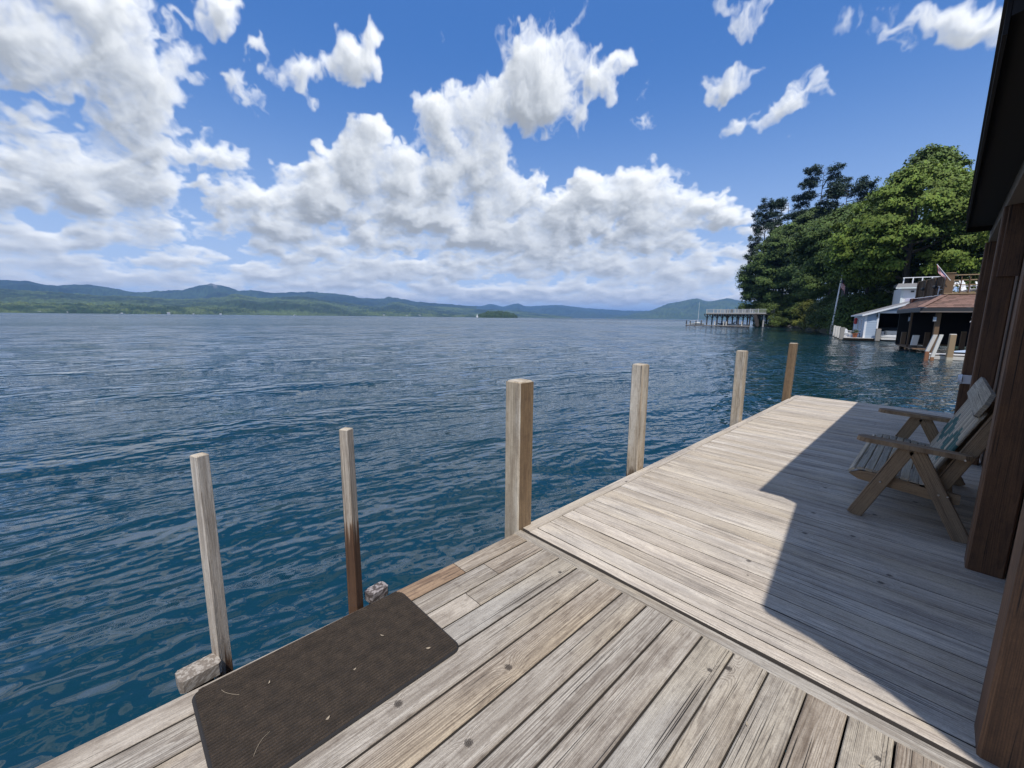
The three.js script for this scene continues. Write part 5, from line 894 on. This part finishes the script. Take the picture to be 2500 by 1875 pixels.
// foliage: many leaf-sized faces in flattened sprays
function leafMesh(sprays, seed, { size = 0.34, per = 170, flat = 0.42, droop = 0.15 } = {}) {
  const R = rng(seed), n = sprays.length * per, P = new Float32Array(n * 12), N = new Float32Array(n * 12), C = new Float32Array(n * 12), I = new Uint32Array(n * 6);
  const gauss = () => (R() + R() + R() - 1.5) * 1.1, nrm = V(), a = V(), b = V(), out = V();
  let q = 0;
  for (const [cx, cy, cz, r, ox, oy, oz, tone] of sprays) for (let k = 0; k < per; k++, q++) {
    const dx = gauss() * r, dz = gauss() * r, dy = gauss() * r * flat - droop * (dx * dx + dz * dz) / r;
    out.set(ox * 0.5 + dx / r * 0.4, oy * 0.6 + 0.55 + dy / r * 0.5, oz * 0.5 + dz / r * 0.4).normalize();
    nrm.set(R() - 0.5, R() - 0.5, R() - 0.5).multiplyScalar(1.5).add(out).normalize();
    if (nrm.dot(out) < 0) nrm.negate();
    a.set(R() - 0.5, (R() - 0.5) * 0.6, R() - 0.5).cross(nrm).normalize(); b.crossVectors(nrm, a);
    const s = size * (0.6 + R() * 0.8), x = cx + dx, y = cy + dy, z = cz + dz, w = s * 0.62, o = q * 12, j = tone * (0.78 + R() * 0.44), yl = (R() - 0.5) * 0.18;
    const pts = [[a, s], [b, w], [a, -s], [b, -w]];
    pts.forEach(([v, m], i) => { P[o + i * 3] = x + v.x * m; P[o + i * 3 + 1] = y + v.y * m; P[o + i * 3 + 2] = z + v.z * m; const f = 0.55; N[o + i * 3] = mix(nrm.x, out.x, f); N[o + i * 3 + 1] = mix(nrm.y, out.y, f); N[o + i * 3 + 2] = mix(nrm.z, out.z, f); C[o + i * 3] = j * (1 + yl); C[o + i * 3 + 1] = j; C[o + i * 3 + 2] = j * (1 - yl); });
    I.set([q * 4, q * 4 + 1, q * 4 + 2, q * 4, q * 4 + 2, q * 4 + 3], q * 6);
  }
  for (let i = 0; i < N.length; i += 3) { const l = Math.hypot(N[i], N[i + 1], N[i + 2]) || 1; N[i] /= l; N[i + 1] /= l; N[i + 2] /= l; }
  const g = new THREE.BufferGeometry(); g.setAttribute('position', new THREE.BufferAttribute(P, 3)); g.setAttribute('normal', new THREE.BufferAttribute(N, 3)); g.setAttribute('color', new THREE.BufferAttribute(C, 3)); g.setIndex(new THREE.BufferAttribute(I, 1));
  return g;
}
const leafMat = (r, g, b) => new THREE.MeshPhysicalMaterial({ color: lin(r, g, b), vertexColors: true, roughness: 0.75, transmission: 0.28, thickness: 0, specularIntensity: 0.4 });
const OAK = leafMat(0.098, 0.152, 0.038), MAPLE = leafMat(0.145, 0.210, 0.032), BRIGHT = leafMat(0.120, 0.180, 0.036), PINE = leafMat(0.034, 0.068, 0.040), SHRUB = leafMat(0.095, 0.140, 0.028), OLIVE = leafMat(0.150, 0.165, 0.028);
const BARK = paint(0.075, 0.066, 0.058, 0.95), BARKG = paint(0.15, 0.145, 0.135, 0.95);
// crown sprays for a broad-leaved tree of unit proportions: trunk foot at origin, height h, crown radius r, crown from y0 to h
function sprays(seed, n, h, r, y0, o = {}) {
  const R = rng(seed), out = [];
  for (let i = 0; i < n; i++) {
    const a = R() * 6.283, v = Math.pow(R(), 0.8), y = mix(y0, h, v), t = (y - y0) / (h - y0), prof = Math.pow(Math.max(0.02, Math.sin(Math.PI * Math.min(0.985, 0.16 + t * 0.84))), 0.62) * (0.82 + 0.36 * vn(a * 1.3, t * 3, seed)), d = r * prof * (0.35 + 0.65 * Math.pow(R(), 0.45));
    const s = (o.s ?? 1.25) * (0.6 + R() * 0.7);
    out.push([Math.cos(a) * d, y - 0.10 * d, Math.sin(a) * d, s, Math.cos(a) * d / r, (t - 0.45) * 1.2, Math.sin(a) * d / r, 0.72 + 0.5 * R()]);
  }
  return out;
}
function trunkOf(parent, h, y0, r, rad, mat, seed, lean = 0) {
  const R = rng(seed), g = [];
  const pts = []; for (let k = 0; k <= 6; k++) { const u = k / 6; pts.push(V(lean * u * u + (R() - 0.5) * rad * 0.5, -0.6 + u * (h * 0.8 + 0.6), (R() - 0.5) * rad * 0.5)); }
  for (let k = 0; k < 6; k++) g.push(pole(pts[k], pts[k + 1], rad * (1.25 - k * 0.19), rad * (1.25 - (k + 1) * 0.19), 9));
  obj('trunk', mergeGeometries(g), mat, parent);
  for (let k = 0; k < 7; k++) { const a = k * 2.4 + R(), u = mix(y0 * 0.75, h * 0.62, R()), b = V(Math.cos(a) * r * 0.62, u + r * (0.25 + R() * 0.3), Math.sin(a) * r * 0.62), m = V(Math.cos(a) * r * 0.25, u + r * 0.06, Math.sin(a) * r * 0.25), rr = rad * 0.42; obj('limb', mergeGeometries([pole(V(lean * (u / h) ** 2, u - 0.4, 0), m, rr, rr * 0.75, 7), pole(m, b, rr * 0.75, rr * 0.25, 7)]), mat, parent); }
}
function broadleaf(name, label, x, z, top, r, low, mat, seed, o = {}) {
  const gy = groundAt(x, z), h = top - gy, t = thing(name, label, 'tree', [x, gy, z], 0, o.group ?? 'broad-leaved trees on the right shore');
  trunkOf(t, h, low - gy, r, o.rad ?? 0.4, o.bark ?? BARK, seed, o.lean ?? 0);
  obj('crown', leafMesh(sprays(seed, o.n ?? 120, h, r, low - gy, o), seed + 5, { size: (o.size ?? 0.36) * 0.58, per: Math.round((o.per ?? 150) * 1.9) }), mat, t);
  return t;
}
const at = (az, d) => { const [x, , z] = pol(az, d, 0); return [x, z]; };
const el = (e, d) => 1.55 + Math.tan(e * Math.PI / 180) * d;
// the yellow-green maple in front
broadleaf('maple_tree', 'big yellow-green maple rising behind the brown sun deck', ...at(-3.4, 84), el(14.2, 84), 8.6, el(4.6, 84), MAPLE, 301, { n: 230, per: 165, rad: 0.55, s: 1.45, size: 0.34 });
broadleaf('maple_tree', 'yellow-green maple limb-crown reaching left behind the white cottage', ...at(-6.2, 88), el(9.4, 88), 5.0, el(3.9, 88), MAPLE, 302, { n: 90, per: 150, rad: 0.3, s: 1.3 });
broadleaf('ash_tree', 'tall airy green tree standing up behind the maple', ...at(-2.8, 100), el(15.6, 100), 6.2, el(7, 100), BRIGHT, 303, { n: 90, per: 150, rad: 0.4, s: 1.25 });
broadleaf('ash_tree', 'airy green tree right of the maple, against the eave', ...at(0.6, 96), el(12.8, 96), 6.5, el(4, 96), BRIGHT, 304, { n: 110, per: 140, rad: 0.4, s: 1.3 });
broadleaf('ash_tree', 'green tree behind the sun deck chairs, right of the eave end', ...at(3.6, 92), el(10.5, 92), 6.5, el(3.5, 92), BRIGHT, 312, { n: 90, per: 130, rad: 0.4, s: 1.3 });
broadleaf('ash_tree', 'green tree farthest right, mostly behind the dark boathouse', ...at(8.5, 88), el(11.5, 88), 7, el(3.5, 88), BRIGHT, 313, { n: 80, per: 120, rad: 0.4, s: 1.4 });
// the darker oaks
broadleaf('oak_tree', 'dark green oak with a stout grey trunk right of the flagpole', ...at(-8.0, 98), el(11.6, 98), 8.2, el(5.2, 98), OAK, 305, { n: 190, per: 165, rad: 0.62, bark: BARKG, s: 1.4 });
broadleaf('oak_tree', 'dark green oak behind the flag, left of the stout grey trunk', ...at(-11.2, 160), el(11.7, 160), 12.5, el(3.2, 160), OAK, 306, { n: 240, per: 170, rad: 0.45, s: 1.7, size: 0.46 });
broadleaf('oak_tree', 'dark green oak toward the left of the wooded point', ...at(-14.0, 164), el(10.2, 164), 10.8, el(2.0, 164), OAK, 307, { n: 230, per: 165, rad: 0.4, s: 1.6, size: 0.44 });
broadleaf('oak_tree', 'dark tree at the left edge of the wooded point above the far boathouse', ...at(-15.6, 166), el(7.4, 166), 6.8, el(0.9, 166), OAK, 308, { n: 150, per: 150, rad: 0.35, s: 1.5, size: 0.42 });
broadleaf('oak_tree', 'dark understorey tree behind the oak trunks', ...at(-9.3, 128), el(8.2, 128), 8.6, el(2.8, 128), OAK, 309, { n: 130, per: 130, rad: 0.4, s: 1.7 });
broadleaf('oak_tree', 'dark backing tree between maple and oak', ...at(-5.8, 112), el(12.2, 112), 7.5, el(3.4, 112), OAK, 310, { n: 130, per: 140, rad: 0.4, s: 1.6 });
broadleaf('oak_tree', 'dark backing tree behind the left oaks', ...at(-12.8, 178), el(8.0, 178), 12, el(1.6, 178), OAK, 311, { n: 130, per: 130, rad: 0.4, s: 1.8 });
// white pines: bare upper trunk, flat shelves of needles swept to the left
function pine(label, x, z, top, shelves, seed, o = {}) {
  const gy = groundAt(x, z), h = top - gy, R = rng(seed), t = thing('white_pine', label, 'tree', [x, gy, z], 0, 'white pines of the wooded point'), sp = [], lean = o.lean ?? 0;
  const tx = (y) => lean * (y / h) ** 2, g = [];
  for (let k = 0; k < 8; k++) { const a = -0.5 + k / 8 * h, b = -0.5 + (k + 1) / 8 * h; g.push(pole(V(tx(a), a, 0), V(tx(b), b, 0), 0.5 * (1 - k * 0.115), 0.5 * (1 - (k + 1) * 0.115), 8)); }
  obj('trunk', mergeGeometries(g), BARK, t);
  if (o.fork) obj('limb', mergeGeometries([pole(V(tx(h * o.fork), h * o.fork, 0), V(tx(h * o.fork) + 1.1, h * o.fork + 2.2, 0.3), 0.2, 0.13, 7), pole(V(tx(h * o.fork) + 1.1, h * o.fork + 2.2, 0.3), V(tx(h * o.fork) + 2.4, h - 1.1, 0.2), 0.13, 0.05, 7)]), BARK, t);
  for (const [yy, len0, dir, rise0] of shelves) {
    const len = len0 * (o.k ?? 1.45), rise = rise0 * 1.4;   // height, length, direction (0 = +x), rise at the tip
    const y = yy - gy, ca = Math.cos(dir), sa = Math.sin(dir), tip = V(tx(y) + ca * len, y + rise, sa * len), root = V(tx(y), y - 0.3, 0);
    obj('branch', pole(root, tip, 0.10, 0.03, 6), BARK, t);
    const n = Math.max(3, Math.round(len * 2.4));
    for (let k = 1; k <= n; k++) { const u = 0.25 + 0.75 * k / n, p = V().lerpVectors(root, tip, u), w = 0.5 + 0.5 * Math.sin(Math.PI * u); for (let m = 0; m < 2; m++) sp.push([p.x + (R() - 0.5) * 1.0, p.y + 0.15 + (R() - 0.25) * 1.7, p.z + (R() - 0.5) * w * 2.8, 0.5 + 0.42 * R() * w, ca * 0.4, 0.6, sa * 0.4, 0.75 + R() * 0.5]); }
  }
  obj('crown', leafMesh(sp, seed + 3, { size: 0.19, per: 58, flat: 0.85, droop: 0.02 }), PINE, t);
}
{
  const L = Math.PI, S = (list) => list;
  let d = 172, [x, z] = at(-11.1, d);
  pine('tall white pine with forked top standing clear above the dark oaks', x, z, el(15.6, d), S([[el(15.1, d), 3.6, L, 0.6], [el(15.2, d), 2.6, 2.4, 0.3], [el(14.9, d), 3.4, 0.2, 0.9], [el(14.5, d), 3.8, L + 0.3, 0.1], [el(14.3, d), 2.8, -0.3, 0.9], [el(14.0, d), 4.0, L - 0.3, -0.2], [el(13.7, d), 4.6, -0.1, 0.8], [el(13.3, d), 5.2, L, -0.9], [el(13.1, d), 4.4, L + 0.25, -0.5], [el(13.0, d), 5.0, 0.15, 0.3], [el(12.6, d), 6.2, 0.0, 0.1], [el(11.4, d), 6.6, L - 0.1, -0.7], [el(11.0, d), 5.6, L + 0.3, -0.3], [el(10.8, d), 4.5, 0.4, 0]]), 401, { fork: 0.87 });
  d = 176; [x, z] = at(-13.6, d);
  pine('white pine reaching flat branches left over the oak crowns', x, z, el(12.9, d), S([[el(12.7, d), 2.4, L, 0.4], [el(12.5, d), 3.6, L + 0.2, 0.2], [el(12.2, d), 4.4, L - 0.15, 0.1], [el(11.9, d), 3.8, 0.1, 0.5], [el(11.6, d), 5.2, L, -0.3], [el(11.2, d), 4.2, 0.3, 0.2], [el(11.0, d), 5.6, L + 0.1, -0.6], [el(10.4, d), 4.6, L - 0.3, -0.4], [el(9.8, d), 4.4, L + 0.4, -0.3]]), 402, { lean: -1.2 });
  d = 176; [x, z] = at(-15.9, d);
  const lower = []; for (let k = 0; k < 17; k++) { const e = 12.7 - k * 0.62; lower.push([el(e, d), 1.4 + Math.min(k, 8) * 0.30 + ((k * 7) % 5) * 0.45, L + ((k * 1.7) % 1.0 - 0.5) * 0.9, 0.6 - k * 0.08]); if (k % 2 === 0) lower.push([el(e - 0.2, d), 1.8 + k * 0.2, 0.4 - (k % 4) * 0.3, 0.5]); }
  pine('ragged white pine at the left end of the woods, branches pointing out over the lake', x, z, el(13.2, d), lower, 403, { lean: -0.4, k: 1.05 });
  d = 140; [x, z] = at(-8.9, d);
  pine('white pine half hidden between the forked pine and the maple', x, z, el(13.4, d), S([[el(13.2, d), 2.4, L, 0.4], [el(13.2, d), 2.6, 0, 0.5], [el(12.8, d), 3.8, 0.2, 0.4], [el(12.7, d), 3.2, L - 0.2, 0.2], [el(12.2, d), 4.6, 0, 0.1], [el(11.9, d), 4.2, L, 0], [el(11.4, d), 4.8, 0.3, 0], [el(11.2, d), 4.6, L + 0.3, -0.2]]), 404);
}
// shrubs along the water
function shrub(label, az, d, top, r, mat, seed, o = {}) {
  const [x, z] = at(az, d), gy = groundAt(x, z), h = el(top, d) - gy, t = thing('shrub', label, 'shrub', [x, gy, z], 0, 'shrubs along the wooded shore'), R = rng(seed), sp = [];
  for (let i = 0; i < (o.n ?? 46); i++) { const a = R() * 6.283, v = R(), q = Math.sqrt(R()), rr = r * q * Math.sqrt(Math.max(0.1, 1 - v * v * 0.8)); sp.push([Math.cos(a) * rr, 0.25 + v * (h - 0.5), Math.sin(a) * rr, 0.75 + R() * 0.4, Math.cos(a) * q, v - 0.2, Math.sin(a) * q, 0.72 + R() * 0.5]); }
  for (let k = 0; k < 4; k++) obj('stem', pole(V((R() - 0.5) * 0.4, -0.3, (R() - 0.5) * 0.4), V((R() - 0.5) * r, h * 0.7, (R() - 0.5) * r), 0.07, 0.02, 6), BARK, t);
  obj('foliage', leafMesh(sp, seed + 2, { size: 0.16, per: o.per ?? 190, flat: 0.7, droop: 0.05 }), mat, t);
}
[['rounded shrub overlapping the shore end of the far open boathouse', -15.0, 149, 1.9, 4.2, SHRUB], ['tall shrub second from the far boathouse', -13.9, 157, 2.3, 4.0, SHRUB], ['shrub at the waterline above the driftwood log', -12.9, 154.5, 1.2, 3.4, SHRUB], ['broad green shrub in the middle of the shore row', -11.9, 151, 1.9, 4.0, SHRUB], ['yellowish-green shrub left of the flagpole', -10.9, 146, 2.1, 4.0, OLIVE], ['low yellowish shrub at the waterline left of the flagpole', -10.3, 141, 0.9, 3.2, OLIVE], ['olive shrub right behind the flagpole foot', -9.5, 118, 2.2, 3.6, OLIVE], ['dark shrub between the flagpole and the white boathouse', -8.5, 97, 2.0, 3.2, SHRUB], ['dark hedge shrub above the white boathouse eave', -7.3, 84, 2.45, 3.0, OAK], ['hedge shrub over the left half of the grey roof', -6.2, 85, 2.7, 3.0, SHRUB], ['hedge shrub over the middle of the grey roof', -5.2, 86, 2.75, 3.0, SHRUB], ['hedge shrub left of the white cottage', -4.4, 86, 2.5, 2.6, OAK], ['dense shrub behind the shore row, left of the oaks', -13.0, 166, 2.9, 5.2, OAK], ['dense shrub filling the dark gap under the left oaks', -11.2, 160, 3.2, 5.5, OAK], ['dense shrub filling the dark gap right of the flagpole', -8.8, 106, 3.0, 3.6, OAK], ['dense dark shrub behind the hedge', -6.6, 100, 3.6, 4.0, OAK], ['dense dark shrub behind the white cottage', -3.0, 98, 4.4, 4.2, OAK], ['dense dark shrub behind the sun deck chairs', 0.6, 84, 4.6, 4.4, OAK], ['dark shrub beyond the sun deck, mostly hidden by the dark boathouse', 4.2, 84, 4.8, 4.6, OAK]].forEach(([l, a, d, top, r, m], i) => shrub(l, a, d, top, r, m, 601 + i * 3));
console.log('trees done');
renderer.render(scene, camera);
